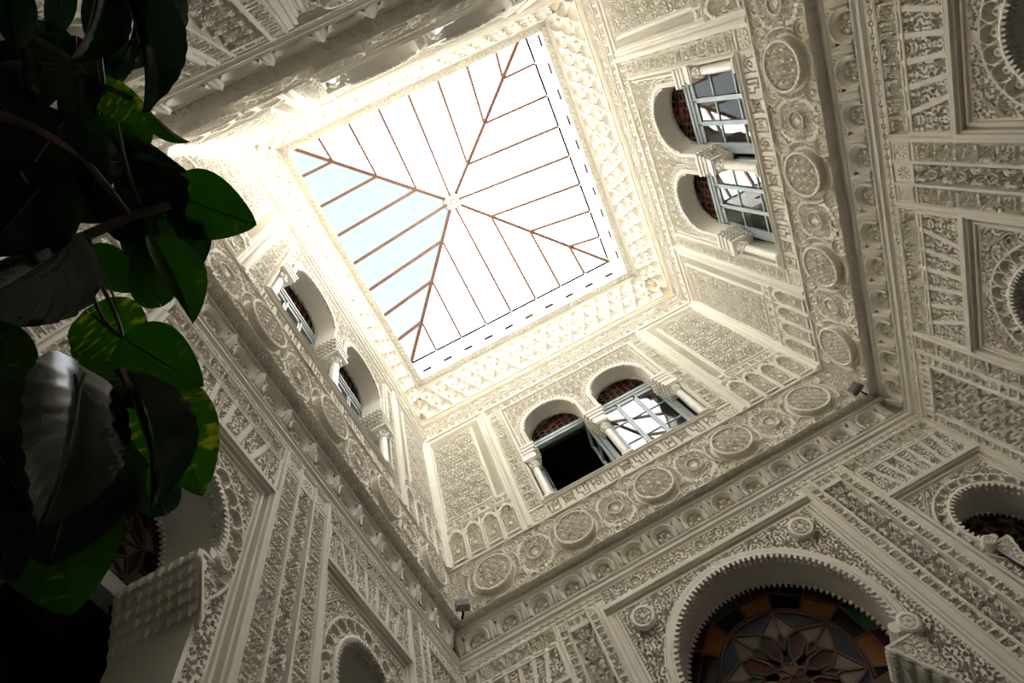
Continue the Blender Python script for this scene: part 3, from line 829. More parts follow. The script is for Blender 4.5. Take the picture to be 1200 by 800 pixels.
# --- design with two small arches (left and right walls)
cb = new_lower()
cb.fill(flor, .22, .26, -.10, .10, ZL0, 4.24, -.045, .0, org=(-.11, 1.6))
for sg in (-1, 1):
    a, b = sorted((sg * .125, sg * .295)); cb.fill(scrV, 2.8, .17, a, b, ZL0, 4.22, -.024, 0, org=(a, ZL0), vert=True)
    cb.bar_v(sg * .11, .03, .014, ZL0, 4.45); cb.bar_v(sg * .325, .045, .022, ZL0, 4.45)
    cb.rosette(sg * .21, 4.35, .07, .004); cb.frame(*sorted((sg * .13, sg * .29)), 4.27, 4.43, .016, .01)
    lo, hi = sorted((sg * .36, sg * 1.84))
    letters(cb, lo, hi); fan_panels(cb, sg * 1.10, .70, lo + .02, hi - .02)
    small_arch(cb, sg * 1.10, 2.99, .47, .635, .72, lo - .02, hi + .02)
    cb.bar_v(sg * 1.87, .035, .016, ZL0, 4.45)
    a, b = sorted((sg * 1.90, sg * 2.06)); cb.fill(scrV, 2.8, .17, a, b, ZL0, 4.43, -.022, 0, org=(a, ZL0), vert=True)
    cb.bar_v(sg * 2.08, .03, .014, ZL0, 4.45)
    a, b = sorted((sg * 2.10, sg * 3.06)); cb.fill(wig, 1.2, .1, a, b, 4.31, 4.43, -.016, 0)
    for q in (2.11, 2.92):
        a, b = sorted((sg * q, sg * (q + .12))); cb.fill(wig, 1.2, .12, a, b, ZL0, 4.30, -.014, 0, vert=True)
    a, b = sorted((sg * 2.25, sg * 2.89)); cb.fill(flor, .22, .26, a, b, ZL0, 4.27, -.05, .0, org=(sg * 2.57 - .11, 1.62))
    for q in (2.24, 2.90): cb.bar_v(sg * q, .026, .018, ZL0, 4.29)
    a, b = sorted((sg * 2.24, sg * 2.90)); cb.bar_h(4.29, .026, .018, a, b)
cb.rosette(0, 4.35, .07, .004)
# --- design with the great arch (back and front walls)
ca = new_lower()
GR, GZ = 1.0, 3.04
ca.fill(leafS, .26, .28, -1.27, 1.27, 4.34, 4.54, -.02, 0, org=(-.13, 4.34))
for i in range(-3, 4):
    u = i * .43
    if i % 2 == 0:
        ca.disc(u, 4.44, .07, -.02); ca.ring(u, 4.44, .07, .018, .012)
        for k in range(7): an = PI * k / 6; ca.line([(u, 4.40), (u + .05 * math.cos(an), 4.43 + .055 * math.sin(an))], .011, .004)
    else:
        for k in range(16):
            an = 2 * PI * k / 16; ca.disc(u + .20 * math.cos(an), 4.44 + .075 * math.sin(an), .018, .006)
ca.fill(leafL, .30, .34, -1.25, 1.25, ZL0, 4.20, -.028, .0, org=(-.15, 2.5))
ca.ring(GR * 0, GZ, GR + .055, .06, .022); ca.ring(0, GZ, GR + .10, .02, .0); ca.ring(0, GZ, GR + .01, .02, .03)
ca.disc(0, 4.135, .05, .0); ca.ring(0, 4.135, .05, .016, .014)
for sg in (-1, 1):
    for o, w, h in ((1.345, .07, .02), (1.295, .03, .035), (1.268, .024, .0), (1.244, .024, -.03), (1.22, .024, -.012)): ca.flat_v(sg * o, w, h, ZL0, 4.28 + (o - 1.295))
    for q in (1.385, 1.77):
        a, b = sorted((sg * (q + .015), sg * (q + .105))); ca.fill(wig, 1.2, .09, a, b, ZL0, 4.42, -.018, 0, org=(a, ZL0), vert=True)
        for o in (0, .12): ca.bar_v(sg * (q + o), .022, .012, ZL0, 4.45)
        ca.rosette(sg * (q + .06), 4.37, .045, .004, 6)
    a, b = sorted((sg * 1.52, sg * 1.755)); ca.fill(flor, .22, .26, a, b, ZL0, 4.27, -.045, 0, org=(sg * 1.6375 - .11, 1.7)); ca.fill(wig, 1.2, .1, a, b, 4.32, 4.42, -.016, 0)
    lo, hi = sorted((sg * 1.92, sg * 3.05))
    letters(ca, lo, hi); fan_panels(ca, sg * 2.5, .56, lo + .02, hi - .02)
    small_arch(ca, sg * 2.50, 3.12, .385, .52, .56, lo - .01, hi + .03)
for o, w, h in ((4.33, .04, .018), (4.295, .03, .035), (4.266, .028, -.0), (4.24, .024, -.045), (4.216, .024, -.012)): ca.flat_h(o, w, h, -1.32, 1.32)
ca.hole(lambda U, Z: (np.hypot(U, Z - GZ) < GR) | ((np.abs(U) < .93) & (Z < 2.75)))


def lower_parts(cv, spec):
    out = []
    for nm, u0, u1, z0, z1 in spec:
        me = cv.mesh(nm, u0, u1, z0, z1, HW + DL, M['stucco'])
        if me: out.append((nm, me))
    return out


E9 = HW + DL + .048
partsB = lower_parts(cb, [('knotted_frieze', -E9, E9, 4.456, 4.56), ('central_pilaster', -.344, .344, ZL0, 4.456), ('lettered_strip', -1.888, -.344, 4.24, 4.456), ('lettered_strip', .344, 1.888, 4.24, 4.456),
                          ('splayed_panels', -1.888, -.344, 3.824, 4.24), ('splayed_panels', .344, 1.888, 3.824, 4.24), ('arch_surround', -1.888, -.344, ZL0, 3.824), ('arch_surround', .344, 1.888, ZL0, 3.824),
                          ('corner_panel', -E9, -1.888, ZL0, 4.456), ('corner_panel', 1.888, E9, ZL0, 4.456)])
partsA = lower_parts(ca, [('knotted_frieze', -E9, -1.376, 4.456, 4.56), ('knotted_frieze', 1.376, E9, 4.456, 4.56), ('shell_strip', -1.376, 1.376, 4.32, 4.56), ('great_arch_surround', -1.376, 1.376, ZL0, 4.32),
                          ('floral_pilaster', -1.904, -1.376, ZL0, 4.456), ('floral_pilaster', 1.376, 1.904, ZL0, 4.456), ('lettered_strip', -E9, -1.904, 4.24, 4.456), ('lettered_strip', 1.904, E9, 4.24, 4.456),
                          ('splayed_panels', -E9, -1.904, 3.824, 4.24), ('splayed_panels', 1.904, E9, 3.824, 4.24), ('arch_surround', -E9, -1.904, ZL0, 3.824), ('arch_surround', 1.904, E9, ZL0, 3.824)])

# arch reveals of the lower storey
DD = .46


def lower_arch(cx, cz, r, over, jamb, ntooth, tsize):
    f = HW + DL; z1 = cz - r * math.sin(over); lp_ = 0 if r > .9 else .052
    m = MB(); m.sweep(arch_path(cx, cz, r, -over, PI + over, 48), [(.022, f + .10), (.022, f - .03 + lp_), (.0, f - .034 + lp_), (-.006, f - .01 + lp_), (-.004, f + DD)])
    i = m.mesh('arch_intrados', M['smooth'], True)
    t = MB()
    for d in (-.034 + lp_, .03 + lp_, DD - .03): teeth(None, r - (0 if d < 0 else .0), ntooth, f + d, tsize, .03, -over, PI + over, cx, cz, t)
    t = t.mesh('serrated_arch_edge', M['smooth'])
    return i, t, z1


CORB = []


def corbel(cx, cz, r, over, jamb, sg, big):
    """scroll and stepped muqarnas corbel that carries one end of a horseshoe arch"""
    f = HW + DL; z1 = cz - r * math.sin(over); xe = cx + sg * r * math.cos(over); s = 1.0 if big else .62
    m = MB(); cxs, czs, rs = xe + sg * .035 * s, z1 - .055 * s, .095 * s
    m.lathe_y([(.0, f - .045), (rs * .6, f - .05), (rs * .62, f - .06), (rs * .8, f - .062), (rs, f - .05), (rs, f + DD)], 20, (cxs, 0, czs))
    for k in range(6):
        a = k * PI / 3; m.lathe_y([(0, f - .062), (.022 * s, f - .056), (.028 * s, f - .045)], 6, (cxs + rs * .36 * math.cos(a), 0, czs + rs * .36 * math.sin(a)))
    m.lathe_y([(0, f - .03), (.05 * s, f - .03), (.055 * s, f + DD)], 14, (cxs - sg * .12 * s, 0, czs + .03 * s))
    x1 = cx + sg * jamb
    zt = czs - rs
    W = .25 * s if big else .15; Hh = .50 * s if big else .34; nk = 5; pts = [(x1 + sg * .03, zt + .04), (x1 - sg * W, zt + .04)]
    for k in range(nk):
        xa, xb = x1 - sg * W * (1 - k / nk), x1 - sg * W * (1 - (k + 1) / nk); za, zb = zt - Hh * k / nk, zt - Hh * (k + 1) / nk
        pts += [(xa, za), (xa + sg * .003, za - (za - zb) * .35)]
        for q in range(1, 5):
            t_ = q / 5 * PI / 2; pts.append((xa + (xb - xa) * math.sin(t_) * .9, za - (za - zb) * (.35 + .6 * (1 - math.cos(t_)))))
        for q in range(8):
            dd = f + .02 + q * .058; m.lathe([(.0, -.06 * s), (.018 * s, -.045 * s), (.026 * s, -.012), (.03 * s, .012), (.018 * s, .03)], 6, (xa + sg * .005, dd, za))
    pts += [(x1, zt - Hh), (x1 + sg * .03, zt - Hh - .03)]
    m.prism(pts, f - .022, f + DD)
    a_, b_ = sorted((x1 + sg * .02, x1 - sg * W)); pc = Canvas(a_, b_, zt - Hh, zt + .03, .0065)
    pc.fill(leafS, .26, .28, a_, b_, zt - Hh, zt + .03, -.012, .006)
    edge = (W * (1 - np.clip((zt - pc.Z) / Hh, 0, 1) ** .9)) - sg * (x1 - pc.U)
    pc.H = np.where((edge < .03) | (pc.Z > zt + .005), .010, pc.H)
    pc.hole(lambda U, Z: sg * (x1 - U) > W * (1 - np.clip((zt - Z) / Hh, 0, 1) ** .9) - .006)
    CORB.append(('corbel_face', pc.mesh('corbel_face', -9, 9, -9, 9, f - .028, M['stucco'])))
    return m.mesh('scroll_corbel', M['smooth'])


def jambs(opens):
    """plain wall below the carving and the side faces of the openings; opens = (centre, half width, top)"""
    m = MB(); f = HW + DL; edges = []; x = -E9
    for cx, hw, top in opens:
        m.box(x, cx - hw, f, f + DD, -1.5, ZL0); x = cx + hw
        for sg in (-1, 1):
            a, b = sorted((cx + sg * hw, cx + sg * (hw + .03))); m.box(a, b, f + .002, f + DD, ZL0, top)
    m.box(x, E9, f, f + DD, -1.5, ZL0)
    return m.mesh('lower_wall', M['smooth'])


def back_wall(opens, n=40):
    """the inner face of the wall thickness seen through nothing: closes the storey behind the arches"""
    m = MB(); f = HW + DL + DD; x = -E9
    for cx, hw, top in opens:
        m.box(x, cx - hw, f - .02, f, ZL0, 4.6); x = cx + hw; m.box(cx - hw, cx + hw, f - .02, f, top, 4.6)
    m.box(x, E9, f - .02, f, ZL0, 4.6)
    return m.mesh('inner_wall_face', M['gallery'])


arches = {'A': [(0, GZ, GR, .30, .93, 64, .045), (-2.5, 3.12, .385, .42, .35, 30, .034), (2.5, 3.12, .385, .42, .35, 30, .034)],
          'B': [(-1.10, 2.99, .47, .42, .43, 46, .032), (1.10, 2.99, .47, .42, .43, 46, .032)]}
lowmesh = {}
for kk, L in arches.items():
    r_ = []
    for cx, cz, r, over, jb, nt, ts in L:
        i, t, z1 = lower_arch(cx, cz, r, over, jb, nt, ts); r_ += [('arch_intrados', i), ('serrated_arch_edge', t)]
        for sg in (-1, 1):
            if abs(cx + sg * jb) > 2.84: continue
            r_.append(('scroll_corbel', corbel(cx, cz, r, over, jb, sg, r > .9)))
    r_ += [q_ for q_ in CORB if q_[1]]; CORB.clear()
    o = sorted([(cx, jb, cz - r * .3) for cx, cz, r, over, jb, nt, ts in L]); r_.append(('lower_wall', jambs(o)))
    r_.append(('inner_wall_face', back_wall(sorted([(cx, r + .0, cz + r + .02) for cx, cz, r, over, jb, nt, ts in L]))))
    lowmesh[kk] = r_

drum = MB()
drum.lathe_y([(.13, .03), (.13, -.055), (.118, -.062), (.10, -.058)], 28)
drum_me = drum.mesh('drum', M['smooth'], True)
dc = Canvas(-.11, .11, -.11, .11, .0075)
Dd = np.hypot(dc.U, dc.Z); Aa = np.arctan2(dc.Z, dc.U)
dc.H = np.where((np.abs(np.sin(Aa * 4)) > .45) & (Dd > .03), -.02, .0); dc.H = np.where((np.abs(Dd - .07) < .007) | (np.abs(Dd - .10) < .008) | (Dd < .02), .004, dc.H)
Dq = np.hypot(*np.meshgrid((dc.u[:-1] + dc.u[1:]) / 2, (dc.z[:-1] + dc.z[1:]) / 2)); dc.M &= Dq < .108
drum_face = dc.mesh('rosette_face', -1, 1, -1, 1, -.055, M['stucco'])

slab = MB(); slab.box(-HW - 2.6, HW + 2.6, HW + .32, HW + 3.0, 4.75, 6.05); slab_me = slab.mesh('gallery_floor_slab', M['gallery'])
for sd in SIDES:
    w = WALL[sd]
    for nm, me in upper_parts: inst(nm, me, w)
    for nm, me in (('arch_intrados', me_intr), ('serrated_arch_edge', me_teeth), ('window_reveal', me_rev)): inst(nm, me, w)
    for me in imp_me: inst('impost_block', me, w)
    for i in range(-2, 3): inst('pierced_face', me_medf, inst('medallion', me_med, w, (i * 1.18, HW, ZM)))
    kk = 'A' if sd in ('back', 'front') else 'B'
    for nm, me in (partsA if kk == 'A' else partsB): inst(nm, me, w)
    for nm, me in lowmesh[kk]: inst(nm, me, w)
    if kk == 'A':
        for sg in (-1, 1):
            d_ = inst('spandrel_rosette', drum_me, w, (sg * .98, HW + DL, 3.98)); inst('rosette_face', drum_face, d_)
    inst('gallery_floor_slab', slab_me, w)

# ------------------------------------------------------------------ columns of the upper windows
mb = MB()
mb.box(-.085, .085, -.085, .085, 0, .03)
mb.lathe([(.08, .03), (.085, .045), (.075, .06), (.066, .07), (.07, .085), (.062, .10)], 20); col_base = mb.mesh('column_base', M['marble'], False)
mb = MB(); mb.lathe([(.060, .09), (.061, .3), (.058, .76)], 24); col_shaft = mb.mesh('column_shaft', M['marble'], True)
mb = MB(); mb.lathe([(.060, .75), (.072, .757), (.072, .775), (.060, .785), (.062, .82), (.085, .88), (.09, .90), (.075, .905)], 20)
for k in range(8):
    a = k * PI / 4; mb.lathe([(.0, .79), (.014, .80), (.02, .84), (.014, .875), (.0, .885)], 6, (.075 * math.cos(a), .075 * math.sin(a), 0))
mb.box(-.10, .10, -.10, .10, .90, .93); mb.box(-.115, .115, -.115, .115, .93, 1.0)
col_cap = mb.mesh('column_capital', M['marble'])
CNAME = {'back': ['left of the open window in the wall opposite', 'between the open and the closed window in the wall opposite', 'right of the closed window in the wall opposite'],
         'right': ['at the lowest end of the paired windows in the right wall', 'between the paired windows in the right wall', 'at the topmost end of the paired windows in the right wall'],
         'front': ['at one end of the steeply seen windows above the skylight edge, right end', 'between the steeply seen windows at the top edge', 'at the left end of the steeply seen windows at the top edge'],
         'left': ['at the far upper end of the windows in the left wall', 'between the two windows in the left wall', 'at the lower end of the windows in the left wall']}
CNAME['right'] = [CNAME['right'][2], CNAME['right'][1], CNAME['right'][0]]
for sd in SIDES:
    for j, u in enumerate((-1.28, 0, 1.28)):
        t = empty('column', frame_at(sd, u, .03, 6.225), SIDES[sd][0], 'cream marble column ' + CNAME[sd][j], 'column', 'columns of the upper windows')
        inst('column_base', col_base, t); inst('column_shaft', col_shaft, t); inst('column_capital', col_cap, t)

# ------------------------------------------------------------------ upper windows: casements below a transom, stained lunette above
WD = REV + .02
HWN = .60
fr = MB()
for sg in (-1, 1): fr.box(min(sg * .54, sg * .62), max(sg * .54, sg * .62), -.01, .06, 0, 1.70)
fr.box(-.54, .54, -.01, .06, 0, .06); frame_me = fr.mesh('window_frame', M['frame'])
tr = MB(); tr.box(-.62, .62, -.02, .06, 1.68, 1.74); tr.box(-.62, .62, -.035, .06, 1.74, 1.80); tr.box(-.62, .62, -.01, .06, 1.80, 1.83); trans_me = tr.mesh('transom', M['frame'])
cs = MB()
for x in (-.51, -.19, .15, .51): cs.box(x - .03, x + .03, .0, .045, .06, 1.68)
for x in (-.17, .17): cs.box(x - .015, x + .015, -.012, .0, .06, 1.68)
for z in (.10, 1.64): cs.box(-.54, .54, .0, .045, z - .04, z + .04)
case_me = cs.mesh('casement', M['frame'])
gb = MB()
for a, b in ((-.48, -.22), (-.16, .12), (.18, .48)):
    for z in (.62, 1.14): gb.box(a, b, .005, .03, z - .012, z + .012)
gbar_me = gb.mesh('glazing_bar', M['frame'])
half = MB()
for a, b, c_, d_ in ((0, .055, .06, 1.68), (.46, .515, .06, 1.68), (.055, .46, .06, .13), (.055, .46, 1.61, 1.68), (.055, .46, .60, .63), (.055, .46, 1.13, 1.16)): half.box(a, b, 0, .04, c_, d_)
half_me = half.mesh('open_casement', M['frame'])


def pane_me(x0, x1, z0, z1, mat, nm='pane'):
    m = MB(); m.add([(x0, .018, z0), (x1, .018, z0), (x1, .018, z1), (x0, .018, z1)], [(0, 1, 2, 3)]); return m.mesh(nm, mat)


panes = []
for a, b in ((-.48, -.22), (-.16, .12), (.18, .48)):
    for z0, z1 in ((.14, .608), (.632, 1.128), (1.152, 1.60)): panes.append(pane_me(a, b, z0, z1, M['glass']))
op_panes = [pane_me(.055, .46, a, b, M['glass']) for a, b in ((.13, .60), (.63, 1.13), (1.16, 1.61))]
# lunette: leaded lattice with coloured pieces
lu = MB(); lg = MB()
zc0 = 1.83
cols = [M['sg_red'], M['sg_maroon'], M['sg_black'], M['sg_pale'], M['sg_orange'], M['sg_green']]
hx = .125; rr_ = random.Random(5)
for i in range(-8, 9):
    for j in range(0, 8):
        x = i * hx * 1.5 / 1.0 * .62; z = zc0 + .04 + j * hx * .9 + (hx * .45 if i % 2 else 0)
        if abs(x) > .60 or z > zc0 + .82: continue
        P = [(x + hx * .50 * math.cos(k * PI / 3), z + hx * .50 * math.sin(k * PI / 3)) for k in range(6)]
        lg.prism(P, .012, .02, mi=rr_.choices(range(6), (4, 3, 7, 1.6, 1.0, .4))[0])
        for k in range(6):
            a, b = P[k], P[(k + 1) % 6]
            lu.bar((a[0], .006, a[1]), (b[0], .006, b[1]), .016, .012, (0, 1, 0))
lu.box(-.62, .62, .03, .04, zc0, zc0 + .86)
lun_bars = lu.mesh('lunette_bars', M['wood']); lun_gl = lg.mesh('stained_glass', cols)
WN = 1
WLAB = {('back', -1): 'open casement window, black inside, left one in the wall opposite', ('back', 1): 'closed pale reflecting window right of the open one, wall opposite',
        ('right', -1): 'lower pale reflecting window of the pair in the right wall', ('right', 1): 'upper blue reflecting window of the pair in the right wall',
        ('left', -1): 'upper slanting window of the pair in the left wall', ('left', 1): 'lower slanting window of the pair in the left wall',
        ('front', -1): 'right hidden window of the pair seen steeply at the top edge', ('front', 1): 'left hidden window of the pair seen steeply at the top edge'}
WLAB[('right', -1)], WLAB[('right', 1)] = WLAB[('right', 1)], WLAB[('right', -1)]
for sd in SIDES:
    for sg in (-1, 1):
        t = empty('window_%d' % WN, frame_at(sd, sg * AC, WD, 6.225), SIDES[sd][0], WLAB[(sd, sg)], 'window', 'upper windows', 'structure'); WN += 1
        inst('window_frame', frame_me, t); inst('transom', trans_me, t)
        L = inst('lunette_bars', lun_bars, t); setp(inst('stained_glass', lun_gl, L), kind='stuff')
        if (sd, sg) == ('back', -1):
            for x, a in ((-.53, 1.45), (.53, PI - 1.45)):
                k = inst('open_casement', half_me, t, (x, .03, 0), (0, 0, a))
                for p in op_panes: inst('pane', p, k)
        else:
            k = inst('casement', case_me, t); inst('glazing_bar', gbar_me, k)
            for p in panes: inst('pane', p, k)

# ------------------------------------------------------------------ lower arches: wooden star fanlights over a transom
def polar(r, a): return (r * math.cos(a), r * math.sin(a))


def fan_window(R, label, side, u, z, group=None):
    global WN
    t = empty('window_%d' % WN, frame_at(side, u, DL + DD + .03, z), SIDES[side][0], label, 'window', group, 'structure'); WN += 1
    key = round(R, 3)
    if key not in FAN: FAN[key] = build_fan(R)
    for nm, me in FAN[key]: inst(nm, me, t)
    return t


FAN = {}
def build_fan(R):
    out = []; s = R / 1.0; N = 8; q = PI / N
    lines = []
    def piece(pts, col):
        if R < .6: col = {'orange': 'pale', 'green': 'black', 'red': 'black'}.get(col, col)
        cx = sum(p[0] for p in pts) / len(pts); cz = sum(p[1] for p in pts) / len(pts)
        if max(p[1] for p in pts) < -.36 * R: return
        if R < .6 and math.hypot(cx, cz) > 1.2 * R: return
        P = [(cx + (x - cx) * .97, cz + (z - cz) * .97) for x, z in pts]
        m = MB(); m.prism([(x, z) for x, z in P], .0, .012); out.append(('stained_pane', m.mesh('stained_pane', M['sg_' + col])))
        for a, b in zip(pts, pts[1:] + pts[:1]): lines.append((a, b))
    for k in range(N):
        a = k * 2 * q + PI / 2; b = a + q
        p0 = (0, 0); pin = polar(.15 * s, a); h1 = polar(.23 * s, a - q * .62); h2 = polar(.23 * s, a + q * .62); h3 = polar(.40 * s, a + q * .50); h4 = polar(.40 * s, a - q * .50); pout = polar(.48 * s, a)
        n2 = polar(.23 * s, a + q * 1.38)
        piece([p0, polar(.10 * s, a - q), pin, polar(.10 * s, a + q)], 'orange')
        piece([pin, h1, h4, pout, h3, h2], 'red' if k % 2 else 'maroon')
        gi = polar(.25 * s, b); go = polar(.44 * s, b)
        hr = polar(.40 * s, b + q * .50)
        piece([gi, polar(.36 * s, b - q * .28), go, polar(.36 * s, b + q * .28)], 'green')
        tip = polar(.66 * s, b)
        piece([h3, pout, tip, go, polar(.36 * s, b - q * .28)], 'pale'); piece([go, tip, polar(.48 * s, a + 2 * q), hr, polar(.36 * s, b + q * .28)], 'pale')
        arc = [polar(.66 * s, a - q + 2 * q * i / 6) for i in range(7)]
        piece([pout] + arc, 'blue')
        o1 = [polar(.69 * s, a - q + q * i / 3) for i in range(4)]; e = [polar(.86 * s, a), polar(.90 * s, a - q)]
        piece(o1 + e, 'orange'); o1 = [polar(.69 * s, a + q * i / 3) for i in range(4)]; piece(o1 + [polar(.90 * s, a + q), polar(.86 * s, a)], 'black')
        piece([polar(.90 * s, a - q), polar(.86 * s, a), polar(1.15 * s, a - .05), polar(1.15 * s, a - q)], 'maroon')
        piece([polar(.86 * s, a), polar(.90 * s, a + q), polar(1.15 * s, a + q), polar(1.15 * s, a - .05)], 'green' if k % 3 == 0 else 'black')
    m = MB(); seen = set()
    for a, b in lines:
        if min(a[1], b[1]) < -.42 * R: continue
        kx = tuple(sorted((tuple(round(x, 2) for x in a), tuple(round(x, 2) for x in b))))
        if kx in seen: continue
        seen.add(kx); m.bar((a[0], -.006, a[1]), (b[0], -.006, b[1]), .022 * max(s, .55), .024, (0, 1, 0))
    m.lathe_y([(0, -.05), (.02, -.045), (.03, -.02), (.02, 0)], 12)
    out.append(('star_tracery', m.mesh('star_tracery', M['wood'])))
    m = MB(); m.box(-1.1 * R, 1.1 * R, -.05, .05, -.48 * R - .06, -.40 * R); m.box(-1.1 * R, 1.1 * R, -.02, .05, -.40 * R, -.36 * R)
    out.append(('transom', m.mesh('transom', M['wood'] if R > .9 else M['frame'])))
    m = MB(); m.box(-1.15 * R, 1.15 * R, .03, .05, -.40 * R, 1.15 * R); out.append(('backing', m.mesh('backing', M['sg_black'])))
    return out


fan_window(1.0, 'great star-patterned stained fanlight in the wide arch at the bottom edge', 'back', 0, GZ + .02)
fan_window(.42, 'dark fanlight in the small arch at the right end of the wall opposite', 'back', 2.5, 3.12)
fan_window(.42, 'dark fanlight in the cut-off small arch at the left end of the wall opposite', 'back', -2.5, 3.12)
fan_window(.50, 'dark fanlight in the upper small arch of the right wall, at the photo corner', 'right', 1.10, 2.99)
fan_window(.50, 'dark fanlight in the lower small arch of the right wall', 'right', -1.10, 2.99)
fan_window(.50, 'dark fanlight in the big near arch of the left wall, beside the plant', 'left', -1.10, 2.99)
fan_window(.50, 'dark fanlight in the far small arch of the left wall', 'left', 1.10, 2.99)

# ------------------------------------------------------------------ muqarnas cornice below the skylight, one run on each side
TI = [(.015, 10.10), (.06, 10.48), (.105, 10.86), (.15, 11.24)]       # (inset, height) of the tiers
PM = .31
cell_me = []
for k in range(3):
    (b0, z0), (b1, z1) = TI[k], TI[k + 1]; m = MB(); nx, nz = 12, 9; w = PM; h = z1 - z0; dep = (b1 - b0) + .06
    vs = []
    for j in range(nz + 1):
        for i in range(nx + 1):
            x = -w / 2 + w * i / nx; z = h * j / nz
            r2 = (2 * x / w) ** 2 * 1.02 + (z / (h * .93)) ** 2
            g = 1 - math.sqrt(max(0, 1 - r2)) if r2 < 1 else 1.0
            lob = .010 * abs(math.cos(PI * 2.5 * (2 * x / w))) * (1 - g)
            vs.append((x, HW - (b1 - dep * (1 - g)) - lob - .0, z0 + z))
    fs = [(j * (nx + 1) + i, j * (nx + 1) + i + 1, (j + 1) * (nx + 1) + i + 1, (j + 1) * (nx + 1) + i) for j in range(nz) for i in range(nx)]
    m.add(vs, fs)
    m.add([(-w / 2, HW - b0 + .06, z0), (w / 2, HW - b0 + .06, z0), (w / 2, HW - b1 + .05, z0), (-w / 2, HW - b1 + .05, z0)], [(0, 1, 2, 3)])
    # raised arch edge
    pts = [(w / 2 * .95 * math.cos(PI * q / 12), HW - b1 - .008, z0 + h * .90 * math.sin(PI * q / 12)) for q in range(13)]
    m.tube(pts, [.009] * 13, 5)
    cell_me.append(m.mesh('muqarnas_cell', M['stucco'], True))
pd = MB(); pd.lathe([(.0, -.10), (.02, -.095), (.034, -.07), (.030, -.045), (.052, -.02), (.058, .01), (.04, .04), (.045, .06), (.02, .10)], 12); pend_me = pd.mesh('pendant', M['stucco'], True)
cm = MB()


def run_in(prof, m, h0=HW):
    n = len(prof); vs = [(-(h0 - i), h0 - i, z) for i, z in prof] + [(h0 - i, h0 - i, z) for i, z in prof]
    m.add(vs, [(i, i + n, i + n + 1, i + 1) for i in range(n - 1)])


run_in([(.0, 10.02), (.045, 10.04), (.05, 10.07), (.03, 10.10), (-.06, 10.11)], cm); me_bed = cm.mesh('bed_moulding', M['smooth'])
cm = MB(); run_in([(-.05, 10.1), (.02, 10.90), (.08, 11.25)], cm); me_bk = cm.mesh('cornice_backing', M['stucco'])
cm = MB(); run_in([(.08, 11.22), (.165, 11.225), (.175, 11.25), (.165, 11.265), (.185, 11.275), (.188, 11.30), (.20, 11.305)], cm); me_rm = cm.mesh('rim_moulding', M['smooth'])
# zigzag band
zz = Canvas(-HW + .19, HW - .19, 0, .125, .0105)
zz.H[:] = 0; u = -HW + .20; kz = 0
while u < HW - .2:
    zz.line([(u, .025), (u + .05, .095), (u + .10, .025)], .02, .014); u += .10
me_zz = zz.mesh('zigzag_band', -9, 9, -1, 1, 0, M['smooth'], mp=lambda U, Z, H: np.stack([np.clip(U, -(HW - .195 - Z), HW - .195 - Z), HW - .195 - Z, 11.305 + Z * .35 - H], -1))
cm = MB(); run_in([(.315, 11.345), (.32, 11.37), (.31, 11.40), (.06, 11.40)], cm); me_lip = cm.mesh('rim_lip', M['smooth'])
for i, sd in enumerate(SIDES):
    t = empty('trim_%d' % (i + 1), (CX, CY, 0), SIDES[sd][0], 'honeycombed stucco cornice under the skylight along the wall ' + WHERE[sd].split(',')[0], 'cornice', None, 'structure')
    for nm, me in (('bed_moulding', me_bed), ('cornice_backing', me_bk), ('rim_moulding', me_rm), ('zigzag_band', me_zz), ('rim_lip', me_lip)): inst(nm, me, t)
    for k in range(3):
        off = 0 if k % 2 == 0 else PM / 2
        for j in range(-11, 11):
            x = (j + .5) * PM + off
            if abs(x) > HW + .1: continue
            inst('muqarnas_cell', cell_me[k], t, (x, 0, 0))
            if k < 2 and abs(x + PM / 2) < HW - .2: inst('pendant', pend_me, t, (x + PM / 2, HW - TI[k + 1][0] - .005, TI[k + 1][1] + .02))

cs_ = MB(); cs_.lathe([(.0, -.34), (.05, -.30), (.05, -.22), (.10, -.16), (.11, -.05), (.08, .02), (.15, .10), (.17, .24), (.14, .30)], 16); shell_me = cs_.mesh('corner_pendant', M['ochre'], True)
for sx in (-1, 1):
    for sy in (-1, 1):
        inst('corner_pendant', shell_me, bpy.data.objects['trim_%d' % (1 if sy > 0 else 3)], ((sx if sy > 0 else -sx) * (HW - .05), HW - .05, 10.92))

# ------------------------------------------------------------------ curb of the skylight, roof, outer shell, floor
CB = 2.87; ZE = 13.1
ceil = empty('ceiling', (CX, CY, 11.4), 0, 'white limewashed upstand with small dark slots, carrying the glass pyramid', 'ceiling', None, 'structure')
for sd in SIDES:
    m = MB()
    y0, y1, z0, z1 = CB, CB + .25, 0, ZE - 11.4
    n = 10; x = -CB - .25; sl = []
    for i in range(n):
        uc = (i - (n - 1) / 2) * .556; sl.append((uc - .11, uc + .11))
    zs0, zs1 = .84, .99
    m.box(-CB - .25, CB + .25, y0, y1, -.02, zs0); m.box(-CB - .25, CB + .25, y0, y1, zs1, z1)
    for a, b in sl: m.box(x, a, y0, y1, zs0, zs1); x = b
    m.box(x, CB + .25, y0, y1, zs0, zs1)
    w = inst('upstand', m.mesh('upstand', M['white']), ceil, rot=(0, 0, SIDES[sd][0]))
    for a, b in sl:
        q = MB(); q.box(a, b, y0 + .02, y0 + .04, zs0, zs1); q.box(a - .02, b + .02, y0 + .25, y0 + .27, zs0 - .02, zs1 + .02); inst('vent_slot_shade', q.mesh('vent_slot_shade', M['iron_slot_shade']), w)  # near-black plate fills each slot, standing in for the shade inside
m = MB()
for rz in range(4):
    pass
for x0, x1, y0, y1 in ((-7, 7, HW - .1, 7), (-7, 7, -7, -HW + .1), (HW - .1, 7, -HW + .1, HW - .1), (-7, -HW + .1, -HW + .1, HW - .1)): m.box(x0, x1, y0, y1, .0, .25)
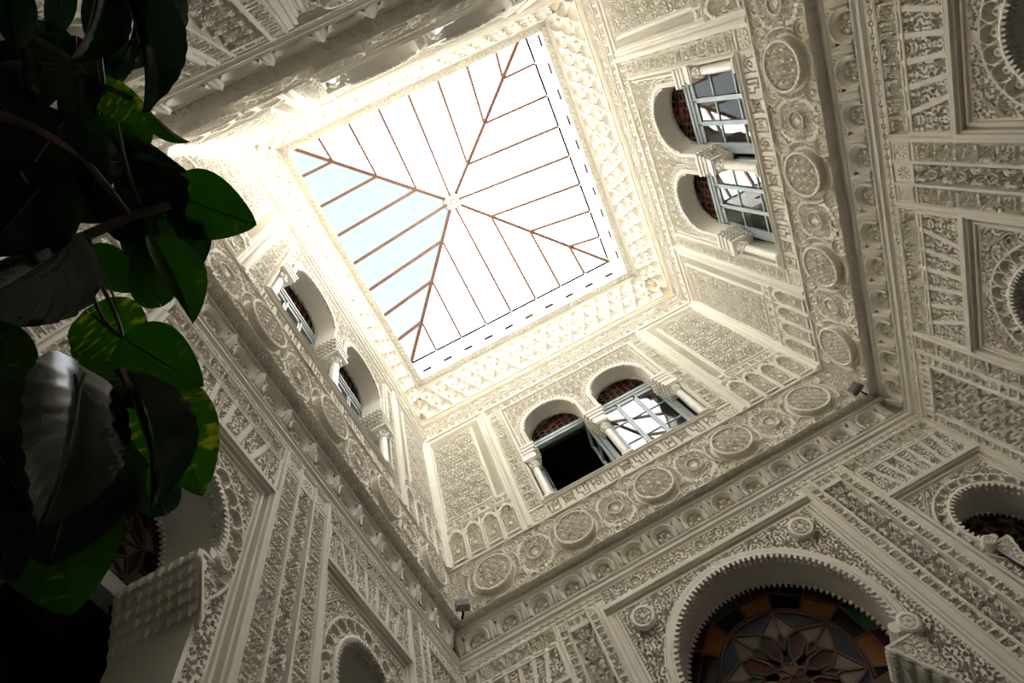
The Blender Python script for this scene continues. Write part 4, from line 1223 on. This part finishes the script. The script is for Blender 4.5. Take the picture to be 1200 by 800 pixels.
inst('roof_slab', m.mesh('roof_slab', M['white']), ceil, (0, 0, .02))
fl = MB(); fl.box(-6.2, 6.2, -6.2, 6.2, -.2, 0)
o = inst('floor', fl.mesh('floor', M['floor']), None, (CX, CY, -1.5)); setp(o, 'unseen floor of the court, coloured dark to cut bounce light', 'floor', None, 'structure')
for sd in SIDES:
    m = MB(); m.box(-6.2, 6.2, 0, .2, -1.5, 11.5)
    p = frame_at(sd, 0, 3.0, 0)
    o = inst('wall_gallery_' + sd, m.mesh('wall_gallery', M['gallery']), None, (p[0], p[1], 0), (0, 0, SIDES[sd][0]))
    setp(o, 'dark rear wall of the gallery behind the arches and windows, ' + sd + ' side', 'wall', None, 'structure')

# ------------------------------------------------------------------ glass pyramid skylight
sk = empty('skylight', (CX, CY, ZE), 0, 'pyramid glass skylight with brown rafters meeting at a white round boss', 'skylight', None, 'structure')
ZA = 1.72; EH = 2.86; NB = 8; st = 2 * EH / NB
rf_names = []
def sp(x, y):      # height of the pyramid above the eaves at a plan point
    return ZA * (1 - max(abs(x), abs(y)) / EH)
for k in range(4):
    rz = k * PI / 2; piece_mat = M['sky_glass_tint'] if k == 1 else M['sky_glass']
    # slope facing local +y; rotated about the centre
    hub_r = .2
    for i in range(1, NB):
        x = -EH + i * st; y1 = max(abs(x), hub_r)
        m = MB(); m.bar((x, EH, sp(x, EH)), (x, y1, sp(x, y1)), .056, .08); inst('rafter', m.mesh('rafter', M['beam']), sk, rot=(0, 0, rz))
        m = MB(); m.bar((x, EH - .01, .0), (x, EH + .0, -.16), .03, .03, (1, 0, 0)); inst('rafter_bracket', m.mesh('rafter_bracket', M['smooth']), sk, rot=(0, 0, rz))
    for i in range(NB):
        x0, x1 = -EH + i * st, -EH + (i + 1) * st
        P = [(x0, EH), (x1, EH), (x1, max(abs(x1), .0)), (x0, max(abs(x0), .0))]
        P = [p for j, p in enumerate(P) if j == 0 or p != P[j - 1]]
        if P[0] == P[-1]: P = P[:-1]
        m = MB(); m.add([(x, y, sp(x, y) + .05) for x, y in P], [tuple(range(len(P)))])
        inst('glass_pane', m.mesh('glass_pane', piece_mat), sk, rot=(0, 0, rz))
    m = MB(); m.bar((EH, EH, 0), (.15, .15, sp(.15, .15)), .075, .10); inst('hip_beam', m.mesh('hip_beam', M['beam']), sk, rot=(0, 0, rz))
    m = MB(); m.bar((-EH, EH, 0), (EH, EH, 0), .04, .05); inst('eaves_bar', m.mesh('eaves_bar', M['iron_slot_shade']), sk, rot=(0, 0, rz))
m = MB(); m.lathe([(.0, -.20), (.03, -.20), (.04, -.17), (.07, -.15), (.09, -.17), (.11, -.17), (.13, -.13), (.17, -.12), (.19, -.14), (.22, -.13), (.25, -.08), (.265, -.02), (.26, .04), (.0, .09)], 32)
inst('ceiling_boss', m.mesh('ceiling_boss', M['boss'], False), sk, (0, 0, ZA - .02))
m = MB(); m.tube([(EH - .02, EH - .1, -.03), (EH + .1, EH + .05, -.28)], [.03, .03]); inst('corner_strut', m.mesh('corner_strut', new_mat('yellow pine', (.55, .30, .08), .6)), sk, rot=(0, 0, -PI / 2 + PI / 2))

# ------------------------------------------------------------------ floodlights in the corners above the ledge
for sd, u, lab in (('back', -HW + .13, 'small grey green floodlight in the lower left corner above the ledge'), ('back', HW - .13, 'small grey green floodlight in the right corner above the ledge')):
    sg = -1 if u < 0 else 1
    t = empty('floodlight', frame_at(sd, u, -.12, 5.12), SIDES[sd][0] + sg * -.6, lab, 'lamp', 'corner floodlights')
    m = MB(); m.box(-.085, .085, -.035, .035, -.05, .06); m.box(-.075, .075, -.05, -.035, -.04, .05); inst('lamp_housing', m.mesh('lamp_housing', M['lamp_body']), t)
    m = MB(); m.box(-.07, .07, -.055, -.05, -.035, .045); inst('lamp_glass', m.mesh('lamp_glass', M['lamp_glass']), t)
    m = MB(); m.box(-.012, .012, .03, .12, -.09, -.07); m.box(-.012, .012, .03, .05, -.09, .0); inst('mounting_arm', m.mesh('mounting_arm', M['iron_slot_shade']), t)
# ---- plant begin
LEAVES = [
    (-0.614, -0.076, 2.033, -0.464, 0.093, 2.019, 0.036, -0.111, -0.993, 0.238, 'G', 0),
    (-0.804, 0.208, 1.58, -0.712, 0.378, 1.535, 0.24, -0.366, -0.899, 0.191, 'G', 0),
    (-0.868, 0.384, 1.651, -0.886, 0.661, 1.508, 0.643, -0.316, -0.697, 0.233, 'V', 0),
    (-0.755, 0.187, 1.218, -0.839, 0.371, 1.004, 0.949, 0.292, -0.121, 0.309, 'D', 2),
    (-0.628, -0.052, 1.3, -1.095, -0.035, 1.619, 0.505, 0.486, 0.713, 0.242, 'D', 2),
    (-0.802, 0.279, 1.433, -0.835, 0.544, 1.292, 0.987, 0.152, 0.06, 0.26, 'D', 1),
    (-0.912, 0.113, 1.726, -0.876, 0.272, 1.727, 0.538, -0.117, -0.835, 0.211, 'V', 0),
    (-0.963, 0.169, 1.79, -1.005, 0.368, 1.736, 0.817, 0.016, -0.576, 0.201, 'G', 0),
    (-0.602, 0.02, 1.59, -0.604, 0.214, 1.519, 0.805, -0.194, -0.561, 0.125, 'G', 1),
    (-0.667, -0.035, 1.747, -0.688, 0.116, 1.735, -0.09, -0.087, -0.992, 0.162, 'G', 0),
    (-0.67, -0.143, 1.831, -0.523, -0.104, 1.881, 0.345, -0.109, -0.932, 0.167, 'D', 0),
    (-0.601, -0.127, 1.945, -0.724, -0.036, 1.907, 0.184, -0.162, -0.969, 0.15, 'D', 0),
    (-0.62, -0.076, 1.853, -0.717, 0.123, 1.906, 0.902, 0.429, 0.036, 0.372, 'D', 2),
    (-0.495, -0.336, 1.591, -0.442, -0.232, 1.625, 0.192, 0.214, -0.958, 0.09, 'V', 0),
    (-0.486, -0.372, 1.677, -0.427, -0.385, 1.69, 0.257, 0.222, -0.94, 0.05, 'G', 0),
    (-0.272, -0.425, 1.372, -0.376, -0.222, 1.466, 0.849, 0.506, -0.152, 0.155, 'D', 1),
    (-0.246, -0.45, 1.441, -0.419, -0.31, 1.529, 0.627, 0.779, -0.006, 0.23, 'D', 1),
    (-0.322, -0.46, 1.423, -0.449, -0.345, 1.421, 0.671, 0.741, 0.036, 0.167, 'D', 1),
    (-0.479, -0.276, 1.786, -0.462, -0.184, 1.838, -0.603, 0.473, -0.642, 0.064, 'G', 1),
    (-0.617, -0.269, 1.926, -0.548, -0.129, 1.961, -0.253, 0.351, -0.902, 0.125, 'D', 1),
    (-0.97, 0.376, 1.236, -1.027, 0.589, 1.099, 0.637, -0.289, -0.715, 0.251, 'G', 0),
    (-0.849, 0.318, 1.19, -0.948, 0.453, 1.065, 0.728, -0.096, -0.679, 0.251, 'D', 0),
    (-0.96, 0.025, 1.403, -0.96, 0.181, 1.391, 0.677, -0.053, -0.734, 0.145, 'G', 0),
    (-1.053, 0.132, 1.435, -1.048, 0.296, 1.414, 0.436, -0.127, -0.891, 0.125, 'V', 0),
    (-0.826, -0.029, 1.772, -0.841, 0.114, 1.855, 0.355, 0.497, -0.792, 0.126, 'G', 0),
    (-0.77, 0.147, 1.791, -0.753, 0.015, 1.804, 0.61, -0.0, -0.792, 0.12, 'G', 0),
    (-1.002, 0.306, 1.651, -1.049, 0.527, 1.563, 0.594, -0.183, -0.783, 0.196, 'D', 0),
    (-0.901, 0.299, 1.611, -0.862, 0.386, 1.614, 0.512, -0.203, -0.835, 0.121, 'D', 0),
    (-0.955, 0.557, 1.612, -1.033, 0.621, 1.539, 0.25, -0.581, -0.775, 0.108, 'G', 0),
    (-0.744, -0.249, 1.697, -0.715, -0.088, 1.726, 0.331, 0.105, -0.938, 0.202, 'D', 0),
    (-0.715, -0.088, 1.726, -0.594, -0.086, 1.771, 0.346, 0.145, -0.927, 0.165, 'D', 0),
    (-0.682, -0.242, 1.724, -0.624, -0.21, 1.841, 0.749, 0.441, -0.494, 0.153, 'D', 0),
    (-0.691, -0.314, 1.616, -0.66, -0.231, 1.734, 0.524, 0.629, -0.574, 0.171, 'D', 0),
    (-0.651, -0.273, 1.732, -0.749, -0.144, 1.707, 0.197, -0.036, -0.98, 0.115, 'G', 0),
    (-0.663, -0.376, 1.519, -0.666, -0.242, 1.545, 0.347, 0.184, -0.92, 0.152, 'D', 0),
    (-0.55, -0.453, 1.637, -0.681, -0.35, 1.612, 0.344, 0.224, -0.912, 0.099, 'D', 0),
    (-0.609, -0.297, 1.559, -0.768, -0.211, 1.502, 0.387, 0.106, -0.916, 0.174, 'D', 0),
    (-0.697, -0.183, 1.445, -0.827, -0.116, 1.382, 0.475, 0.099, -0.874, 0.183, 'D', 0),
    (-0.688, -0.218, 1.445, -0.734, -0.066, 1.494, 0.466, 0.399, -0.79, 0.174, 'D', 0),
    (-0.484, -0.417, 1.576, -0.576, -0.282, 1.574, 0.217, 0.14, -0.966, 0.102, 'D', 0),
    (-0.567, -0.509, 1.708, -0.601, -0.362, 1.733, 0.217, 0.216, -0.952, 0.118, 'D', 0),
    (-0.575, -0.449, 1.536, -0.638, -0.348, 1.537, 0.061, 0.051, -0.997, 0.099, 'D', 1),
    (-0.478, -0.526, 1.45, -0.546, -0.426, 1.459, 0.359, 0.322, -0.876, 0.078, 'D', 1),
    (-0.876, 0.113, 1.143, -0.908, 0.33, 1.075, 0.527, -0.186, -0.829, 0.18, 'D', 0),
    (-0.993, 0.233, 1.14, -1.009, 0.442, 1.062, 0.641, -0.227, -0.734, 0.184, 'D', 0),
    (-1.109, 0.247, 1.485, -1.043, 0.466, 1.48, 0.492, -0.167, -0.855, 0.245, 'D', 0),
    (-1.087, 0.444, 1.668, -1.137, 0.645, 1.566, 0.465, -0.306, -0.831, 0.177, 'D', 0),
    (-1.104, 0.693, 1.678, -1.085, 0.505, 1.756, 0.518, -0.282, -0.808, 0.135, 'D', 0),
    (-1.049, 0.46, 1.478, -1.095, 0.609, 1.388, 0.592, -0.274, -0.757, 0.158, 'D', 0),
    (-0.636, 0.028, 2.027, -0.792, 0.173, 1.964, 0.319, -0.068, -0.945, 0.113, 'D', 0),
    (-0.395, -0.508, 1.665, -0.483, -0.37, 1.678, 0.262, 0.255, -0.931, 0.094, 'D', 1),
    (-0.472, -0.568, 1.718, -0.565, -0.489, 1.714, 0.332, 0.348, -0.877, 0.061, 'D', 0),
    (-0.555, -0.325, 1.846, -0.577, -0.213, 1.856, 0.34, 0.146, -0.929, 0.12, 'G', 0),
    (-0.636, -0.339, 1.908, -0.665, -0.199, 1.918, 0.237, 0.117, -0.964, 0.139, 'D', 0),
    (-0.576, -0.413, 1.822, -0.693, -0.338, 1.796, 0.38, 0.296, -0.876, 0.105, 'D', 0),
]
STEMS = [
    ([(-0.558, -0.493, 1.528), (-0.513, -0.424, 1.564), (-0.486, -0.348, 1.592), (-0.446, -0.292, 1.614)], 0.01),
    ([(-0.627, -0.442, 1.517), (-0.532, -0.399, 1.564), (-0.489, -0.326, 1.595)], 0.009),
    ([(-0.696, -0.372, 1.506), (-0.647, -0.314, 1.540), (-0.614, -0.217, 1.570), (-0.611, -0.081, 1.584)], 0.012),
    ([(-0.859, -0.093, 1.562), (-0.762, -0.080, 1.612), (-0.647, -0.076, 1.662), (-0.549, -0.061, 1.697)], 0.016),
    ([(-0.919, -0.090, 1.427), (-0.818, -0.088, 1.488), (-0.739, -0.061, 1.530)], 0.013),
    ([(-0.812, -0.068, 1.683), (-0.861, 0.116, 1.656), (-0.842, 0.218, 1.655)], 0.006),
    ([(-0.662, -0.387, 1.705), (-0.706, -0.276, 1.709), (-0.817, -0.070, 1.681)], 0.008),
    ([(-0.696, -0.449, 1.771), (-0.778, -0.260, 1.774), (-0.962, -0.037, 1.701), (-1.128, 0.074, 1.595), (-1.315, 0.343, 1.406)], 0.02),
    ([(-1.178, 0.454, 1.138), (-1.087, 0.278, 1.277), (-0.993, 0.193, 1.366), (-0.936, 0.198, 1.405), (-0.888, 0.220, 1.433)], 0.012),
    ([(-0.807, -0.039, 1.686), (-0.841, 0.152, 1.663), (-0.907, 0.309, 1.606)], 0.006),
    ([(-0.923, 0.314, 1.635), (-0.868, 0.384, 1.651)], 0.005),
    ([(-0.590, -0.073, 1.952), (-0.665, -0.090, 1.926), (-0.740, -0.087, 1.899)], 0.005),
    ([(-0.530, -0.355, 1.758), (-0.610, -0.183, 1.758), (-0.662, 0.022, 1.749)], 0.006),
    ([(-0.459, -0.329, 1.513), (-0.401, -0.409, 1.510), (-0.300, -0.469, 1.516)], 0.006),
    ([(-0.993, 0.193, 1.366), (-1.009, 0.317, 1.331), (-1.017, 0.400, 1.303)], 0.008),
    ([(-0.826, -0.029, 1.772), (-0.850, 0.080, 1.759), (-0.895, 0.206, 1.726)], 0.004),
]


def leaf_mesh(name, curl, fold, ripple, waist, mat):
    nx, ny = 20, 28; vs = []; uv = []
    for j in range(ny + 1):
        t = j / ny
        hw = .5 * (math.sin(PI * min(1, t ** waist)) ** .72) * (1 - .12 * t) if 0 < t < 1 else .0
        hw = max(hw, .004 if t < 1 else .0)
        for i in range(nx + 1):
            s = 2 * i / nx - 1; x = s * hw
            y = t - .20 * (abs(s) ** 1.3) * (1 - t) ** 2.5 * (1 if t < .8 else 0)
            ph = (t * 9.0 - abs(s) * 2.4)
            z = fold * abs(x) - curl * (y - .3) ** 2 + ripple * math.sin(2 * PI * ph) * abs(s) * (1 - abs(s) * .4) * min(1, t * 5) + .018 * math.sin(6 * t + 2 * s) * abs(s)
            z -= curl * .6 * (x * 2) ** 2 * .5
            if i == nx // 2: z -= .012
            vs.append((x, y, z)); uv.append((x + .5, y))
    fs = [(j * (nx + 1) + i, j * (nx + 1) + i + 1, (j + 1) * (nx + 1) + i + 1, (j + 1) * (nx + 1) + i) for j in range(ny) for i in range(nx)]
    me = bpy.data.meshes.new(name); me.from_pydata(vs, [], fs); me.materials.append(mat)
    me.polygons.foreach_set('use_smooth', [True] * len(fs))
    ul = me.uv_layers.new(name='UVMap')
    for l in me.loops: ul.data[l.index].uv = uv[l.vertex_index]
    me.update(); return me


SHP = {}
for mk, mt in (('D', 'leaf_dark'), ('G', 'leaf_green'), ('V', 'leaf_varieg')):
    for s, (cu, fo, ri, wa) in enumerate(((.25, .18, .016, .62), (.35, .75, .012, .75), (.30, .30, .023, .60))):
        SHP[mk, s] = leaf_mesh('leaf', cu, fo, ri, wa, M[mt])
rbm = MB(); rbm.tube([(0, -.10, .0), (0, .0, -.012), (0, .25, -.012), (0, .5, -.018), (0, .75, -.05), (0, .93, -.1)], [.014, .016, .014, .010, .007, .002], 6); RIB = rbm.mesh('midrib', new_mat('pale green midrib', (.018, .034, .010), .4))
pl = empty('climbing_plant', (-1.25, .2, -1.5), 0, 'dark large-leaved climbing plant with heart-shaped leaves filling the left edge', 'plant')
OFF = Vector((1.25, -.2, 1.5))
for q in LEAVES:
    P, Q, n = Vector(q[0:3]), Vector(q[3:6]), Vector(q[6:9]); y = Q - P; L = y.length; y.normalize()
    x = y.cross(n).normalized(); n = x.cross(y)
    m4 = Matrix(((x.x, y.x, n.x, 0), (x.y, y.y, n.y, 0), (x.z, y.z, n.z, 0), (0, 0, 0, 1)))
    o = inst('leaf', SHP[q[10], q[11]], pl); k = min(L, q[9]) if L < 1 else 1
    o.matrix_basis = Matrix.Translation(P + OFF) @ m4 @ Matrix.Diagonal((q[9], L, L * .9, 1))
    inst('midrib', RIB, o)
for pts, r in STEMS:
    m = MB(); P = [Vector(p) for p in pts]; pp = []
    for i in range(len(P) - 1):
        for t in range(5):
            a = P[max(i - 1, 0)]; b = P[i]; c_ = P[i + 1]; d = P[min(i + 2, len(P) - 1)]; u = t / 5
            pp.append(.5 * ((2 * b) + (c_ - a) * u + (2 * a - 5 * b + 4 * c_ - d) * u * u + (3 * b - a - 3 * c_ + d) * u ** 3))
    pp.append(P[-1]); n = len(pp)
    m.tube([p + OFF for p in pp], [r * (1 - .4 * i / n) for i in range(n)], 8); inst('stem', m.mesh('stem', M['stem'], True), pl)
m = MB(); m.tube([Vector(p) for p in ((0, 0, 0), (.02, .0, 1.0), (-.02, .03, 2.0), (.15, .25, 2.65))], [.03, .028, .024, .018], 10); inst('main_stem', m.mesh('main_stem', M['stem'], True), pl)
